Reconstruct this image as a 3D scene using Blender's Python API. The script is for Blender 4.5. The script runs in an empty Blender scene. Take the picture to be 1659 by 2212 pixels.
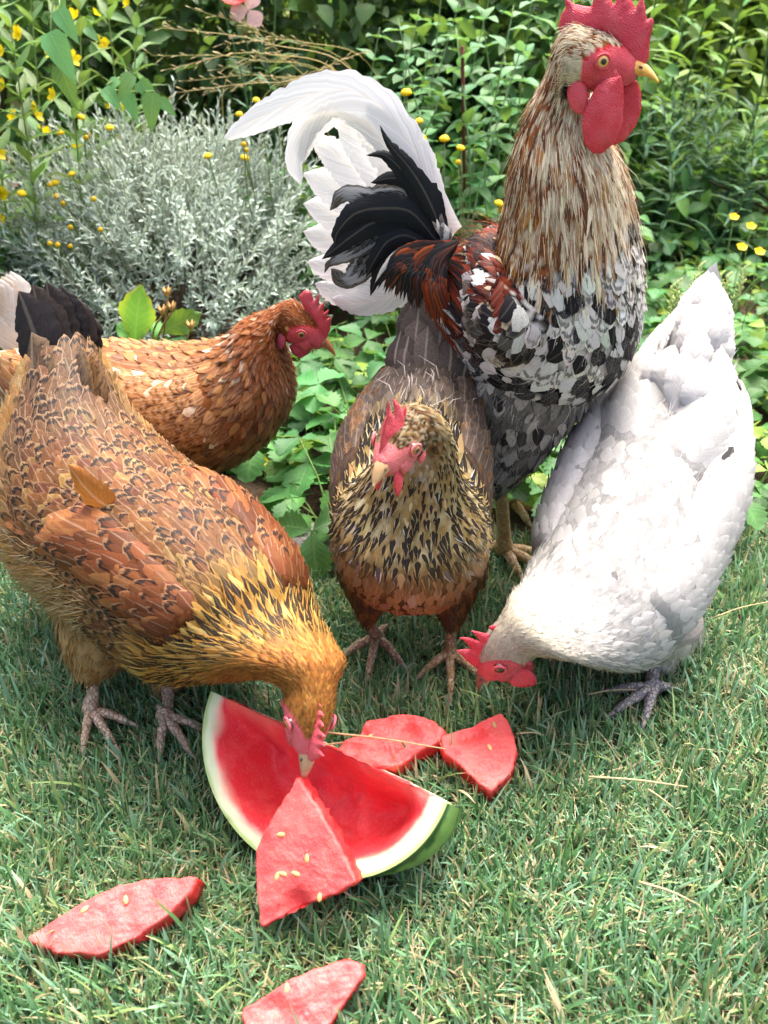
import bpy, bmesh, math, random
import numpy as np
from mathutils import Vector, Matrix, noise as mnoise

rng = np.random.default_rng(7)
random.seed(7)
R = math.radians
scene = bpy.context.scene
COL = scene.collection

# ------------------------------------------------------------------ camera, sky, sun, exposure
CAM_H, PITCH, FPX = 0.74, R(35.0), 880.0
cam_d = bpy.data.cameras.new("camera")
cam = bpy.data.objects.new("camera", cam_d)
COL.objects.link(cam)
cam.location = (0, 0, CAM_H)
cam.rotation_euler = (R(90) - PITCH, 0, 0)
cam_d.sensor_fit = 'VERTICAL'
cam_d.sensor_height = 36.0
cam_d.lens = 36.0 * FPX / 1024.0
cam_d.clip_start = 0.02
cam_d.clip_end = 200
cam_d.dof.use_dof = True
cam_d.dof.focus_distance = 0.92
cam_d.dof.aperture_fstop = cam_d.lens / 4.2
scene.camera = cam

SUN_AZ, SUN_EL = R(18.0), R(66.0)      # azimuth from +Y towards +X
world = bpy.data.worlds.new("World")
scene.world = world
world.use_nodes = True
_wn = world.node_tree
_bg = _wn.nodes["Background"]
_sky = _wn.nodes.new("ShaderNodeTexSky")
_sky.sky_type = 'NISHITA'
_sky.sun_disc = False
_sky.sun_elevation = SUN_EL
_sky.sun_rotation = SUN_AZ
_sky.air_density = 0.45
_sky.dust_density = 8.0
_sky.ozone_density = 0.3
_wn.links.new(_sky.outputs[0], _bg.inputs[0])
_bg.inputs[1].default_value = 0.15
sun_d = bpy.data.lights.new("sun", 'SUN')
sun_d.energy = 0.75
sun_d.angle = R(36.0)
sun_d.color = (1.0, 0.97, 0.92)
sun = bpy.data.objects.new("sun", sun_d)
COL.objects.link(sun)
_sdir = Vector((math.sin(SUN_AZ) * math.cos(SUN_EL), math.cos(SUN_AZ) * math.cos(SUN_EL), math.sin(SUN_EL)))
sun.rotation_euler = _sdir.to_track_quat('Z', 'Y').to_euler()
sun.location = _sdir * 8
vs = scene.view_settings
vs.view_transform = 'Standard'
vs.look = 'None'
vs.gamma = 1.0
vs.use_curve_mapping = False
vs.exposure = 2.28
scene.cycles.max_bounces = 7
scene.cycles.diffuse_bounces = 4
scene.cycles.glossy_bounces = 2
scene.cycles.transmission_bounces = 4
scene.cycles.transparent_max_bounces = 6
scene.cycles.use_denoising = True

# ------------------------------------------------------------------ helpers
_cp, _sp = math.cos(PITCH), math.sin(PITCH)

def ray(px, py):
    a, b = px - 384.0, 512.0 - py
    return np.array([a, FPX * _cp + b * _sp, -FPX * _sp + b * _cp])

def at(px, py, Y):
    d = ray(px, py)
    t = Y / d[1]
    return np.array([d[0] * t, Y, CAM_H + d[2] * t])

def at_z(px, py, z):
    d = ray(px, py)
    t = (z - CAM_H) / d[2]
    return np.array([d[0] * t, d[1] * t, z])

def D(x, y, Y):                      # point read off the photograph at 1659 px width
    return at(x * .46293, y * .46293, Y)

def C(h):
    h = h.lstrip('#')
    out = []
    for i in (0, 2, 4):
        c = int(h[i:i + 2], 16) / 255.0
        out.append(c / 12.92 if c <= 0.04045 else ((c + 0.055) / 1.055) ** 2.4)
    return np.array(out)

def sstep(a, b, x):
    t = np.clip((x - a) / (b - a), 0, 1)
    return t * t * (3 - 2 * t)

def fast_mesh(name, V, Q, attrs=None, smooth=True):
    """V (n,3); Q (m,4) quads or (m,3) triangles; attrs {name: (n,4) or (n,3)}"""
    V = np.asarray(V, np.float32)
    Q = np.asarray(Q, np.int32)
    m, k = Q.shape
    me = bpy.data.meshes.new(name)
    me.vertices.add(len(V))
    me.vertices.foreach_set("co", V.ravel())
    me.loops.add(m * k)
    me.loops.foreach_set("vertex_index", Q.ravel())
    me.polygons.add(m)
    me.polygons.foreach_set("loop_start", np.arange(0, m * k, k, dtype=np.int32))
    me.polygons.foreach_set("loop_total", np.full(m, k, np.int32))
    me.update(calc_edges=True)
    if smooth:
        me.polygons.foreach_set("use_smooth", np.ones(m, bool))
    for an, arr in (attrs or {}).items():
        arr = np.asarray(arr, np.float32)
        if arr.shape[1] == 4:
            at_ = me.attributes.new(an, 'FLOAT_COLOR', 'POINT')
            at_.data.foreach_set("color", arr.ravel())
        else:
            at_ = me.attributes.new(an, 'FLOAT_VECTOR', 'POINT')
            at_.data.foreach_set("vector", arr.ravel())
    return me

def link(name, me, mat=None, parent=None):
    o = bpy.data.objects.new(name, me)
    COL.objects.link(o)
    if mat is not None and me is not None and len(me.materials) == 0:
        me.materials.append(mat)
    if parent is not None:
        o.parent = parent
    return o

def empty(name, loc=(0, 0, 0), rz=0.0):
    o = bpy.data.objects.new(name, None)
    o.empty_display_size = 0.05
    COL.objects.link(o)
    o.location = loc
    o.rotation_euler = (0, 0, rz)
    return o

def tag(o, label=None, cat=None, group=None, kind=None):
    if label: o["label"] = label
    if cat: o["category"] = cat
    if group: o["group"] = group
    if kind: o["kind"] = kind
    return o

class MB:
    """collects simple shapes, one mesh"""
    def __init__(self):
        self.v, self.f, self.c = [], [], []
    def add(self, V, F, col=None):
        b = len(self.v)
        self.v += [tuple(p) for p in V]
        self.f += [tuple(i + b for i in f) for f in F]
        if col is None: col = (1, 1, 1)
        if np.ndim(col) == 1:
            self.c += [(*col, 1)] * len(V)
        else:
            self.c += [(*k, 1) for k in col]
    def tube(self, pts, rad, n=6, col=None, cap=True):
        pts = np.asarray(pts, float)
        m = len(pts)
        rad = np.broadcast_to(np.asarray(rad, float), (m,))
        T = np.gradient(pts, axis=0)
        T /= np.linalg.norm(T, axis=1)[:, None] + 1e-12
        ref = np.array([0, 0, 1.0]) if abs(T[0][2]) < .9 else np.array([1.0, 0, 0])
        V = []
        u = np.cross(T[0], ref); u /= np.linalg.norm(u)
        for i in range(m):
            u = u - T[i] * np.dot(u, T[i]); u /= np.linalg.norm(u) + 1e-12
            w = np.cross(T[i], u)
            for k in range(n):
                a = 2 * math.pi * k / n
                V.append(pts[i] + rad[i] * (math.cos(a) * u + math.sin(a) * w))
        F = []
        for i in range(m - 1):
            for k in range(n):
                F.append((i * n + k, i * n + (k + 1) % n, (i + 1) * n + (k + 1) % n, (i + 1) * n + k))
        if cap:
            F.append(tuple(range(n - 1, -1, -1)))
            F.append(tuple((m - 1) * n + k for k in range(n)))
        self.add(V, F, col)
    def mesh(self, name, smooth=True):
        me = bpy.data.meshes.new(name)
        me.from_pydata(self.v, [], self.f)
        if smooth:
            me.polygons.foreach_set("use_smooth", np.ones(len(me.polygons), bool))
        at_ = me.attributes.new('ca', 'FLOAT_COLOR', 'POINT')
        at_.data.foreach_set("color", np.asarray(self.c, np.float32).ravel())
        me.update()
        return me
    def build(self, name, mat, parent=None, smooth=True):
        return link(name, self.mesh(name, smooth), mat, parent)

def catmull(P, n):
    """resample control rows P (k,d) to n rows"""
    P = np.asarray(P, float)
    k = len(P)
    t = np.linspace(0, k - 1, n)
    i = np.clip(t.astype(int), 0, k - 2)
    f = (t - i)[:, None]
    g = lambda j: P[np.clip(j, 0, k - 1)]
    p0 = np.where((i == 0)[:, None], 2 * P[0] - P[1], g(i - 1))
    p3 = np.where((i == k - 2)[:, None], 2 * P[-1] - P[-2], g(i + 2))
    p1, p2 = g(i), g(i + 1)
    return 0.5 * ((2 * p1) + (-p0 + p2) * f + (2 * p0 - 5 * p1 + 4 * p2 - p3) * f ** 2 + (-p0 + 3 * p1 - 3 * p2 + p3) * f ** 3)

# ------------------------------------------------------------------ node helper
class NT:
    def __init__(self, name):
        self.m = bpy.data.materials.new(name)
        self.m.use_nodes = True
        self.t = self.m.node_tree
        self.t.nodes.clear()
        self.out = self.t.nodes.new("ShaderNodeOutputMaterial")
    def n(self, typ, **kw):
        nd = self.t.nodes.new(typ)
        for k, v in kw.items():
            setattr(nd, k, v)
        return nd
    def put(self, sock, v):
        if hasattr(v, 'links') or isinstance(v, bpy.types.NodeSocket):
            self.t.links.new(v, sock)
        elif v is not None:
            if sock.type == 'RGBA' and np.ndim(v) == 1 and len(v) == 3:
                v = (*v, 1)
            sock.default_value = v
    def math(self, op, a, b=None, c=None, clamp=False):
        nd = self.n("ShaderNodeMath", operation=op, use_clamp=clamp)
        for i, v in enumerate((a, b, c)):
            if v is not None: self.put(nd.inputs[i], v)
        return nd.outputs[0]
    def step(self, a, b, x):
        nd = self.n("ShaderNodeMapRange", interpolation_type='SMOOTHSTEP')
        self.put(nd.inputs[0], x); nd.inputs[1].default_value = a; nd.inputs[2].default_value = b
        return nd.outputs[0]
    def maprange(self, x, a, b, c, d):
        nd = self.n("ShaderNodeMapRange")
        self.put(nd.inputs[0], x)
        for i, v in enumerate((a, b, c, d)): nd.inputs[i + 1].default_value = v
        return nd.outputs[0]
    def mix(self, f, a, b, blend='MIX'):
        nd = self.n("ShaderNodeMix", data_type='RGBA', blend_type=blend)
        self.put(nd.inputs[0], f); self.put(nd.inputs[6], a); self.put(nd.inputs[7], b)
        return nd.outputs[2]
    def attr(self, name):
        return self.n("ShaderNodeAttribute", attribute_name=name)
    def xyz(self, v):
        nd = self.n("ShaderNodeSeparateXYZ"); self.put(nd.inputs[0], v); return nd.outputs
    def comb(self, x, y, z):
        nd = self.n("ShaderNodeCombineXYZ")
        for i, v in enumerate((x, y, z)): self.put(nd.inputs[i], v)
        return nd.outputs[0]
    def noise(self, vec, scale, detail=2.0, rough=.5):
        nd = self.n("ShaderNodeTexNoise")
        if vec is not None: self.put(nd.inputs['Vector'], vec)
        nd.inputs['Scale'].default_value = scale; nd.inputs['Detail'].default_value = detail
        nd.inputs['Roughness'].default_value = rough
        return nd
    def vor(self, vec, scale, feature='F1'):
        nd = self.n("ShaderNodeTexVoronoi", feature=feature)
        if vec is not None: self.put(nd.inputs['Vector'], vec)
        nd.inputs['Scale'].default_value = scale
        return nd
    def bump(self, h, strength=.3, dist=.001, normal=None):
        nd = self.n("ShaderNodeBump"); self.put(nd.inputs['Height'], h)
        nd.inputs['Strength'].default_value = strength; nd.inputs['Distance'].default_value = dist
        if normal is not None: self.put(nd.inputs['Normal'], normal)
        return nd.outputs[0]
    def coord(self):
        return self.n("ShaderNodeTexCoord").outputs['Object']
    def bsdf(self, col, rough=.6, normal=None, spec=.3, sss=0, sssr=(1, .3, .2), sscale=.005, sheen=0, coat=0):
        b = self.n("ShaderNodeBsdfPrincipled")
        self.put(b.inputs['Base Color'], col); self.put(b.inputs['Roughness'], rough)
        b.inputs['Specular IOR Level'].default_value = spec
        if normal is not None: self.put(b.inputs['Normal'], normal)
        if sss:
            b.inputs['Subsurface Weight'].default_value = sss
            b.inputs['Subsurface Radius'].default_value = sssr
            b.inputs['Subsurface Scale'].default_value = sscale
        if sheen: b.inputs['Sheen Weight'].default_value = sheen
        if coat: b.inputs['Coat Weight'].default_value = coat
        return b.outputs[0]
    def transl(self, surf, col, f):
        t = self.n("ShaderNodeBsdfTranslucent"); self.put(t.inputs[0], col)
        mx = self.n("ShaderNodeMixShader"); self.put(mx.inputs[0], f)
        self.t.links.new(surf, mx.inputs[1]); self.t.links.new(t.outputs[0], mx.inputs[2])
        return mx.outputs[0]
    def done(self, surf):
        self.t.links.new(surf, self.out.inputs[0])
        return self.m

# ------------------------------------------------------------------ materials
def mat_feather():
    t = NT("feather")
    ca, cb, pat = t.attr('ca'), t.attr('cb'), t.attr('pat')
    uvr = t.xyz(t.attr('fuv').outputs['Vector'])
    u, v, rn = uvr[0], uvr[1], uvr[2]
    a = t.math('ABSOLUTE', v)
    pr = t.n("ShaderNodeSeparateColor"); t.put(pr.inputs[0], pat.outputs['Color'])
    stripe, lace, tip = pr.outputs[0], pr.outputs[1], pr.outputs[2]
    # barbs run slantwise off the shaft
    k = t.math('SUBTRACT', u, t.math('MULTIPLY', a, .30))
    sg = t.math('MULTIPLY', t.math('SIGN', v), 3.0)
    bv = t.comb(t.math('MULTIPLY', k, 26.0), sg, t.math('MULTIPLY', rn, 91.0))
    barb = t.noise(bv, 1.0, 1.0, .6).outputs[0]
    wob = t.noise(t.comb(t.math('MULTIPLY', u, 3), t.math('MULTIPLY', v, 2), t.math('MULTIPLY', rn, 57)), 1.3, 0).outputs[0]
    wv = t.math('MULTIPLY_ADD', t.math('SUBTRACT', barb, .5), .30, 0)
    wv = t.math('ADD', wv, t.math('MULTIPLY', t.math('SUBTRACT', wob, .5), .35))
    aw = t.math('ADD', a, wv)
    uw = t.math('ADD', u, t.math('MULTIPLY', wv, .6))
    m_st = t.math('MULTIPLY', t.math('SUBTRACT', 1.0, t.step(.60, .80, t.math('MULTIPLY_ADD', uw, .06, aw))), t.step(.06, .3, u))
    m_st = t.math('MULTIPLY', m_st, stripe)
    mm = t.math('MAXIMUM', aw, t.math('MULTIPLY', t.math('SUBTRACT', uw, .5), 2.0))
    ring = t.math('MULTIPLY', t.step(.40, .52, mm), t.math('SUBTRACT', 1.0, t.step(.68, .80, mm)))
    m_la = t.math('MULTIPLY', t.math('MULTIPLY', ring, t.step(.35, .55, u)), lace)
    m_tp = t.math('MULTIPLY', t.step(.56, .70, uw), tip)
    st = t.noise(t.comb(t.math('MULTIPLY', k, 34), t.math('MULTIPLY', v, 9), t.math('MULTIPLY', rn, 77)), 1.0, 1, .6).outputs[0]
    m_sp = t.math('MULTIPLY', t.step(.50, .60, st), cb.outputs['Alpha'])
    mask = t.math('MAXIMUM', t.math('MAXIMUM', m_st, m_la), t.math('MAXIMUM', m_tp, m_sp))
    col = t.mix(mask, ca.outputs['Color'], cb.outputs['Color'])
    edge = t.math('MULTIPLY', t.math('MULTIPLY', t.step(.74, .86, mm), t.step(.35, .55, u)), t.math('MULTIPLY', lace, .42))
    col = t.mix(edge, col, t.mix(.5, ca.outputs['Color'], (.62, .46, .27)))
    # shaft
    sh = t.math('MULTIPLY', t.math('SUBTRACT', 1.0, t.step(.05, .13, a)), ca.outputs['Alpha'])
    col = t.mix(t.math('MULTIPLY', sh, .36), col, t.mix(.55, col, (1.0, .86, .66)))
    val = t.maprange(barb, .25, .75, .80, 1.12)
    hs = t.n("ShaderNodeHueSaturation"); t.put(hs.inputs['Value'], val); t.put(hs.inputs['Color'], col)
    # follow the bird's form: blend the vane normal with the body normal
    geo = t.n("ShaderNodeNewGeometry").outputs['Normal']
    v1 = t.n("ShaderNodeVectorMath", operation='SCALE'); t.put(v1.inputs[0], geo); v1.inputs['Scale'].default_value = .38
    v2 = t.n("ShaderNodeVectorMath", operation='ADD'); t.put(v2.inputs[0], v1.outputs[0]); t.put(v2.inputs[1], t.attr('bn').outputs['Vector'])
    v3 = t.n("ShaderNodeVectorMath", operation='NORMALIZE'); t.put(v3.inputs[0], v2.outputs[0])
    nrm = t.bump(barb, .25, .0010, v3.outputs[0])
    s = t.bsdf(hs.outputs[0], .6, nrm, .22)
    s = t.transl(s, hs.outputs[0], .22)
    return t.done(s)

def mat_vcol(name, rough=.6, spec=.3, nscale=120, nstr=.15, var=.25, transl=0, sss=0, bdist=.001):
    t = NT(name)
    ca = t.attr('ca').outputs['Color']
    nz = t.noise(t.coord(), nscale, 3, .6).outputs[0]
    hs = t.n("ShaderNodeHueSaturation")
    t.put(hs.inputs['Value'], t.maprange(nz, .3, .7, 1 - var, 1 + var)); t.put(hs.inputs['Color'], ca)
    s = t.bsdf(hs.outputs[0], rough, t.bump(nz, nstr, bdist), spec, sss=sss)
    if transl: s = t.transl(s, hs.outputs[0], transl)
    return t.done(s)

def mat_skin():
    t = NT("comb_skin")
    ca = t.attr('ca').outputs['Color']
    oc = t.coord()
    v = t.vor(oc, 900).outputs['Distance']
    n2 = t.noise(oc, 260, 3, .6).outputs[0]
    n3 = t.noise(oc, 60, 2, .5).outputs[0]
    wv = t.n('ShaderNodeTexWave', wave_type='BANDS', bands_direction='DIAGONAL'); t.put(wv.inputs['Vector'], oc); wv.inputs['Scale'].default_value = 240; wv.inputs['Distortion'].default_value = 14; wv.inputs['Detail'].default_value = 2; wv.inputs['Detail Scale'].default_value = .6
    col = t.mix(t.step(.35, .75, n3), ca, t.mix(.5, ca, (.62, .10, .13)))
    col = t.mix(t.math('MULTIPLY', t.step(.25, .6, v), .12), col, (.78, .24, .26))
    col = t.mix(t.math('MULTIPLY', t.step(.55, .9, wv.outputs['Fac']), .10), col, (.80, .26, .28))
    h = t.math('ADD', t.math('MULTIPLY', v, .5), t.math('ADD', t.math('ADD', n2, t.math('MULTIPLY', wv.outputs['Fac'], .35)), t.math('MULTIPLY', n3, 2.0)))
    return t.done(t.bsdf(col, .45, t.bump(h, .55, .0016), .4, sss=.15, sscale=.004))

def mat_beak():
    t = NT("beak_horn")
    ca = t.attr('ca').outputs['Color']
    n = t.noise(t.coord(), 150, 3).outputs[0]
    col = t.mix(t.step(.4, .7, n), ca, t.mix(.4, ca, (.25, .14, .06)))
    return t.done(t.bsdf(col, .35, t.bump(n, .15, .0006), .45))

def mat_leg():
    t = NT("leg_scales")
    ca = t.attr('ca').outputs['Color']
    oc = t.coord()
    mp = t.n("ShaderNodeMapping"); t.put(mp.inputs[0], oc); mp.inputs['Scale'].default_value = (1, 1, .8)
    v = t.vor(mp.outputs[0], 190, 'DISTANCE_TO_EDGE').outputs['Distance']
    n = t.noise(oc, 90, 3).outputs[0]
    e = t.step(.0, .16, v)
    col = t.mix(e, t.mix(.35, ca, (.05, .035, .025)), t.mix(t.step(.3, .75, n), ca, t.mix(.45, ca, (.75, .66, .52))))
    return t.done(t.bsdf(col, .5, t.bump(e, .6, .0018), .35))

def mat_eye():
    t = NT("eye_wet")
    return t.done(t.bsdf(t.attr('ca').outputs['Color'], .06, None, .6, coat=.6))

def mat_leaf(name, transl=.38, rough=.5, vein=.35, spec=.35):
    """leaf: 'ca' colour, 'fuv' = along, across, random"""
    t = NT(name)
    ca = t.attr('ca').outputs['Color']
    u, v, rn = t.xyz(t.attr('fuv').outputs['Vector'])
    oi = t.n("ShaderNodeObjectInfo").outputs['Random']
    a = t.math('ABSOLUTE', v)
    rib = t.math('FRACT', t.math('MULTIPLY', t.math('SUBTRACT', u, t.math('MULTIPLY', a, .28)), 7.0))
    rib = t.math('ABSOLUTE', t.math('SUBTRACT', rib, .5))
    ribm = t.math('SUBTRACT', 1.0, t.step(.02, .14, rib))
    mid = t.math('SUBTRACT', 1.0, t.step(.02, .09, a))
    vm = t.math('MAXIMUM', t.math('MULTIPLY', ribm, .55), mid)
    n = t.noise(t.coord(), 70, 3).outputs[0]
    hs = t.n("ShaderNodeHueSaturation")
    t.put(hs.inputs['Color'], ca)
    t.put(hs.inputs['Hue'], t.maprange(oi, 0, 1, .475, .52))
    t.put(hs.inputs['Value'], t.math('MULTIPLY', t.maprange(oi, 0, 1, .75, 1.25), t.maprange(n, .3, .7, .82, 1.15)))
    col = t.mix(t.math('MULTIPLY', vm, vein), hs.outputs[0], t.mix(.45, hs.outputs[0], (.42, .55, .22)))
    s = t.bsdf(col, rough, t.bump(t.math('ADD', t.math('MULTIPLY', vm, -1.0), t.math('MULTIPLY', n, .4)), .45, .0012), spec)
    tc = t.mix(.35, col, (.30, .42, .03))
    s = t.transl(s, tc, transl)
    return t.done(s)

def mat_grass():
    t = NT("grass_blade")
    ca = t.attr('ca').outputs['Color']
    u, v, rn = t.xyz(t.attr('fuv').outputs['Vector'])
    st = t.noise(t.comb(t.math('MULTIPLY', v, 3), t.math('MULTIPLY', u, 2), t.math('MULTIPLY', rn, 99)), 2.0, 2).outputs[0]
    hs = t.n("ShaderNodeHueSaturation"); t.put(hs.inputs['Color'], ca)
    t.put(hs.inputs['Value'], t.maprange(st, .3, .7, .8, 1.2))
    s = t.bsdf(hs.outputs[0], .42, None, .45)
    return t.done(t.transl(s, hs.outputs[0], .32))

def mat_melon(name='melon_flesh'):
    t = NT(name)
    ca = t.attr('ca')
    oc = t.coord()
    n1 = t.noise(oc, 45, 4, .6).outputs[0]
    n2 = t.noise(oc, 420, 3, .65).outputs[0]
    v = t.vor(oc, 520).outputs['Distance']
    col = ca.outputs['Color']
    wet = ca.outputs['Alpha']                     # 1 = flesh, 0 = rind
    fl = t.mix(t.step(.40, .75, n1), col, t.mix(.28, col, (.85, .25, .20)))
    fl = t.mix(t.math('MULTIPLY', t.step(.52, .75, n2), .28), fl, (.90, .36, .30))
    col = t.mix(wet, col, fl)
    h = t.math('ADD', t.math('MULTIPLY', n2, .8), t.math('ADD', t.math('MULTIPLY', n1, 1.0), t.math('MULTIPLY', v, .5)))
    nr = t.bump(t.math('MULTIPLY', h, t.maprange(wet, 0, 1, .25, 1)), .32, .0018)
    return t.done(t.bsdf(col, .48, nr, .32, sss=.25, sssr=(1, .25, .15), sscale=.004))

M = dict(
    feather=mat_feather(), down=mat_vcol("down_skin", .85, .1, 200, .2, .2), skin=mat_skin(), beak=mat_beak(),
    leg=mat_leg(), eye=mat_eye(), grass=mat_grass(), leaf=mat_leaf("leaf"), melon=mat_melon(),
    matte_leaf=mat_leaf("felted_leaf", .22, .75, .15, .15), stem=mat_vcol("plant_stem", .6, .3, 150, .2, .2, .1),
    petal=mat_vcol("petal", .5, .25, 220, .25, .15, .35), dry=mat_vcol("dry_stalk", .65, .25, 200, .2, .2, .15),
    seed=mat_vcol("seed", .4, .4, 300, .1, .12), rind=mat_vcol("rind", .32, .45, 60, .05, .12),
)
# ------------------------------------------------------------------ bird surfaces
class Surf:
    """grid surface P[ns, nt, 3]; s in ring units from the tail (0) to the head, th in radians from the back"""
    def __init__(self, P, s0, s1, th0=0.0, th1=2 * math.pi, periodic=True):
        self.P = P; self.s0, self.s1, self.t0, self.t1, self.per = s0, s1, th0, th1, periodic
        self.ns, self.nt = P.shape[:2]
        self.ds = (s1 - s0) / (self.ns - 1)
        self.dt = (th1 - th0) / (self.nt if periodic else self.nt - 1)
        self.dPs = np.gradient(P, axis=0) / self.ds
        if periodic:
            self.dPt = (np.roll(P, -1, 1) - np.roll(P, 1, 1)) / (2 * self.dt)
        else:
            self.dPt = np.gradient(P, axis=1) / self.dt
        N = np.cross(self.dPs, self.dPt)
        N /= np.linalg.norm(N, axis=2)[..., None] + 1e-12
        cen = P.mean(axis=1, keepdims=True)
        if periodic and np.mean(np.sum(N * (P - cen), axis=2)) < 0: N = -N
        self.N = N
    def _ix(self, s, th):
        fs = (np.asarray(s, float) - self.s0) / self.ds
        ex = np.minimum(fs, 0) * self.ds                 # beyond the tail end
        fs = np.clip(fs, 0, self.ns - 1.0001)
        i = fs.astype(int); a = fs - i
        ft = (np.asarray(th, float) - self.t0) / self.dt
        if self.per:
            ft = np.mod(ft, self.nt); j = ft.astype(int) % self.nt; b = ft - np.floor(ft); j2 = (j + 1) % self.nt
        else:
            ft = np.clip(ft, 0, self.nt - 1.0001); j = ft.astype(int); b = ft - j; j2 = j + 1
        return i, a, j, b, j2, ex
    def _bl(self, G, i, a, j, b, j2):
        a = a[:, None]; b = b[:, None]
        return (G[i, j] * (1 - b) + G[i, j2] * b) * (1 - a) + (G[i + 1, j] * (1 - b) + G[i + 1, j2] * b) * a
    def ev(self, s, th):
        i, a, j, b, j2, ex = self._ix(s, th)
        p = self._bl(self.P, i, a, j, b, j2)
        n = self._bl(self.N, i, a, j, b, j2)
        ds = self._bl(self.dPs, i, a, j, b, j2)
        dt = self._bl(self.dPt, i, a, j, b, j2)
        if np.any(ex < 0):
            p = p + ds * ex[:, None]
        return p, n / (np.linalg.norm(n, axis=1)[:, None] + 1e-12), ds, dt

def frame(phi, psi, roll=0.0):
    cp, sp, cy, sy = math.cos(phi), math.sin(phi), math.cos(psi), math.sin(psi)
    f = np.array([cp * cy, cp * sy, sp]); u = np.array([-sp * cy, -sp * sy, cp]); l = np.cross(u, f)
    if roll:
        u, l = u * math.cos(roll) + l * math.sin(roll), l * math.cos(roll) - u * math.sin(roll)
    return f, u, l                                     # forward, up, left

NT_ = 56
def loft(rows, sub=6):
    """rows: (x,y,z, phi, psi, h, w, roll, egg) -> grid"""
    A = np.asarray(rows, float)
    n = (len(A) - 1) * sub + 1
    B = catmull(A, n)
    B[:, 5:7] = np.maximum(B[:, 5:7], .004)
    th = np.arange(NT_) * 2 * math.pi / NT_
    P = np.zeros((n, NT_, 3))
    for i, b in enumerate(B):
        f, u, l = frame(b[3], b[4], b[7])
        c, s = np.cos(th), np.sin(th)
        wid = b[6] * (1 - b[8] * c * .5)              # egg > 0: wider below
        P[i] = b[:3] + np.outer(c * b[5], u) + np.outer(s * wid, -l)   # th>0 : right side
    return P

def grid_mesh(name, P, cols, periodic=True, close=True):
    ns, nt = P.shape[:2]
    V = P.reshape(-1, 3)
    idx = np.arange(ns * nt).reshape(ns, nt)
    if periodic:
        j2 = np.roll(idx, -1, 1)
        Q = np.stack([idx[:-1], j2[:-1], j2[1:], idx[1:]], -1).reshape(-1, 4)
    else:
        Q = np.stack([idx[:-1, :-1], idx[:-1, 1:], idx[1:, 1:], idx[1:, :-1]], -1).reshape(-1, 4)
    me = fast_mesh(name, V, Q, {'ca': cols.reshape(-1, 4)})
    if close and periodic:
        bm = bmesh.new(); bm.from_mesh(me); bm.verts.ensure_lookup_table()
        try:
            bm.faces.new([bm.verts[i] for i in idx[0]]); bm.faces.new([bm.verts[i] for i in idx[-1][::-1]])
        except Exception: pass
        bmesh.ops.recalc_face_normals(bm, faces=bm.faces)
        bm.to_mesh(me); bm.free()
        me.polygons.foreach_set("use_smooth", np.ones(len(me.polygons), bool))
    return me

def wprof(u, pt):
    rnd = (0.42 + 0.58 * sstep(0, .5, u)) * np.sqrt(np.clip(1 - np.clip((u - .52) / .485, 0, 1) ** 2.2, 0.0, 1))
    lan = (0.35 + .65 * sstep(0, .38, u)) * np.clip(1 - np.clip((u - .38) / .63, 0, 1) ** 1.35, 0.0, 1)
    return rnd * (1 - pt) + lan * pt

NLEN, NC = 8, 5
_US = 1 - (1 - np.linspace(0, 1, NLEN)) ** 1.7
_VC = np.array([-1, -.55, 0, .55, 1.0])
def feathers(S, s, th, L, W, pt, lift, ca, cb, pat, skew, rg):
    """lay one feather per root (s, th) along the surface towards the tail; returns mesh arrays"""
    n = len(s)
    V = np.zeros((n, NLEN, NC, 3)); UV = np.zeros((n, NLEN, NC, 3)); BN = np.zeros((n, NLEN, NC, 3))
    rn = rg.random(n)
    cs, ct = s.copy(), th.copy()
    jit = 1 + rg.normal(0, .10, (n, NLEN, 2))
    curl = rg.normal(0, .0012, n)
    for k in range(NLEN):
        u = _US[k]
        w = W * .5 * np.maximum(wprof(np.full(n, u), pt), .03)
        p0, n0, ds, dt = S.ev(cs, ct)
        dtl = np.maximum(np.linalg.norm(dt, axis=1), .012)
        off = -.0018 + lift * u + curl * u * u
        for c, vc in enumerate(_VC):
            ww = w * vc * (jit[:, k, 0] if vc < 0 else jit[:, k, 1] if vc > 0 else 1)
            p, nn, _, _ = S.ev(cs, ct + ww / dtl)
            back = (abs(vc) ** 1.5) * .10 * W * (u ** 3) * (1 - pt)
            V[:, k, c] = p + nn * (off - .0011 * vc * vc)[:, None] + ds / (np.linalg.norm(ds, axis=1)[:, None] + 1e-9) * back[:, None] * .6
            UV[:, k, c, 0] = u; UV[:, k, c, 1] = vc; UV[:, k, c, 2] = rn; BN[:, k, c] = nn
        dsl = np.maximum(np.linalg.norm(ds, axis=1), .008)
        step = L * (_US[min(k + 1, NLEN - 1)] - u)
        cs = cs - step * np.cos(skew) / dsl
        ct = ct + step * np.sin(skew) / dtl
    b = (np.arange(n) * NLEN * NC)[:, None]
    i, j = np.meshgrid(np.arange(NLEN - 1), np.arange(NC - 1), indexing='ij')
    q0 = (i * NC + j).ravel()
    q = np.stack([q0, q0 + 1, q0 + NC + 1, q0 + NC], -1)
    Q = (b[:, :, None] + q[None]).reshape(-1, 4)
    rep = lambda x: np.repeat(x, NLEN * NC, axis=0)
    return V.reshape(-1, 3), Q, dict(fuv=UV.reshape(-1, 3), bn=BN.reshape(-1, 3), ca=rep(ca), cb=rep(cb), pat=rep(pat))

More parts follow.
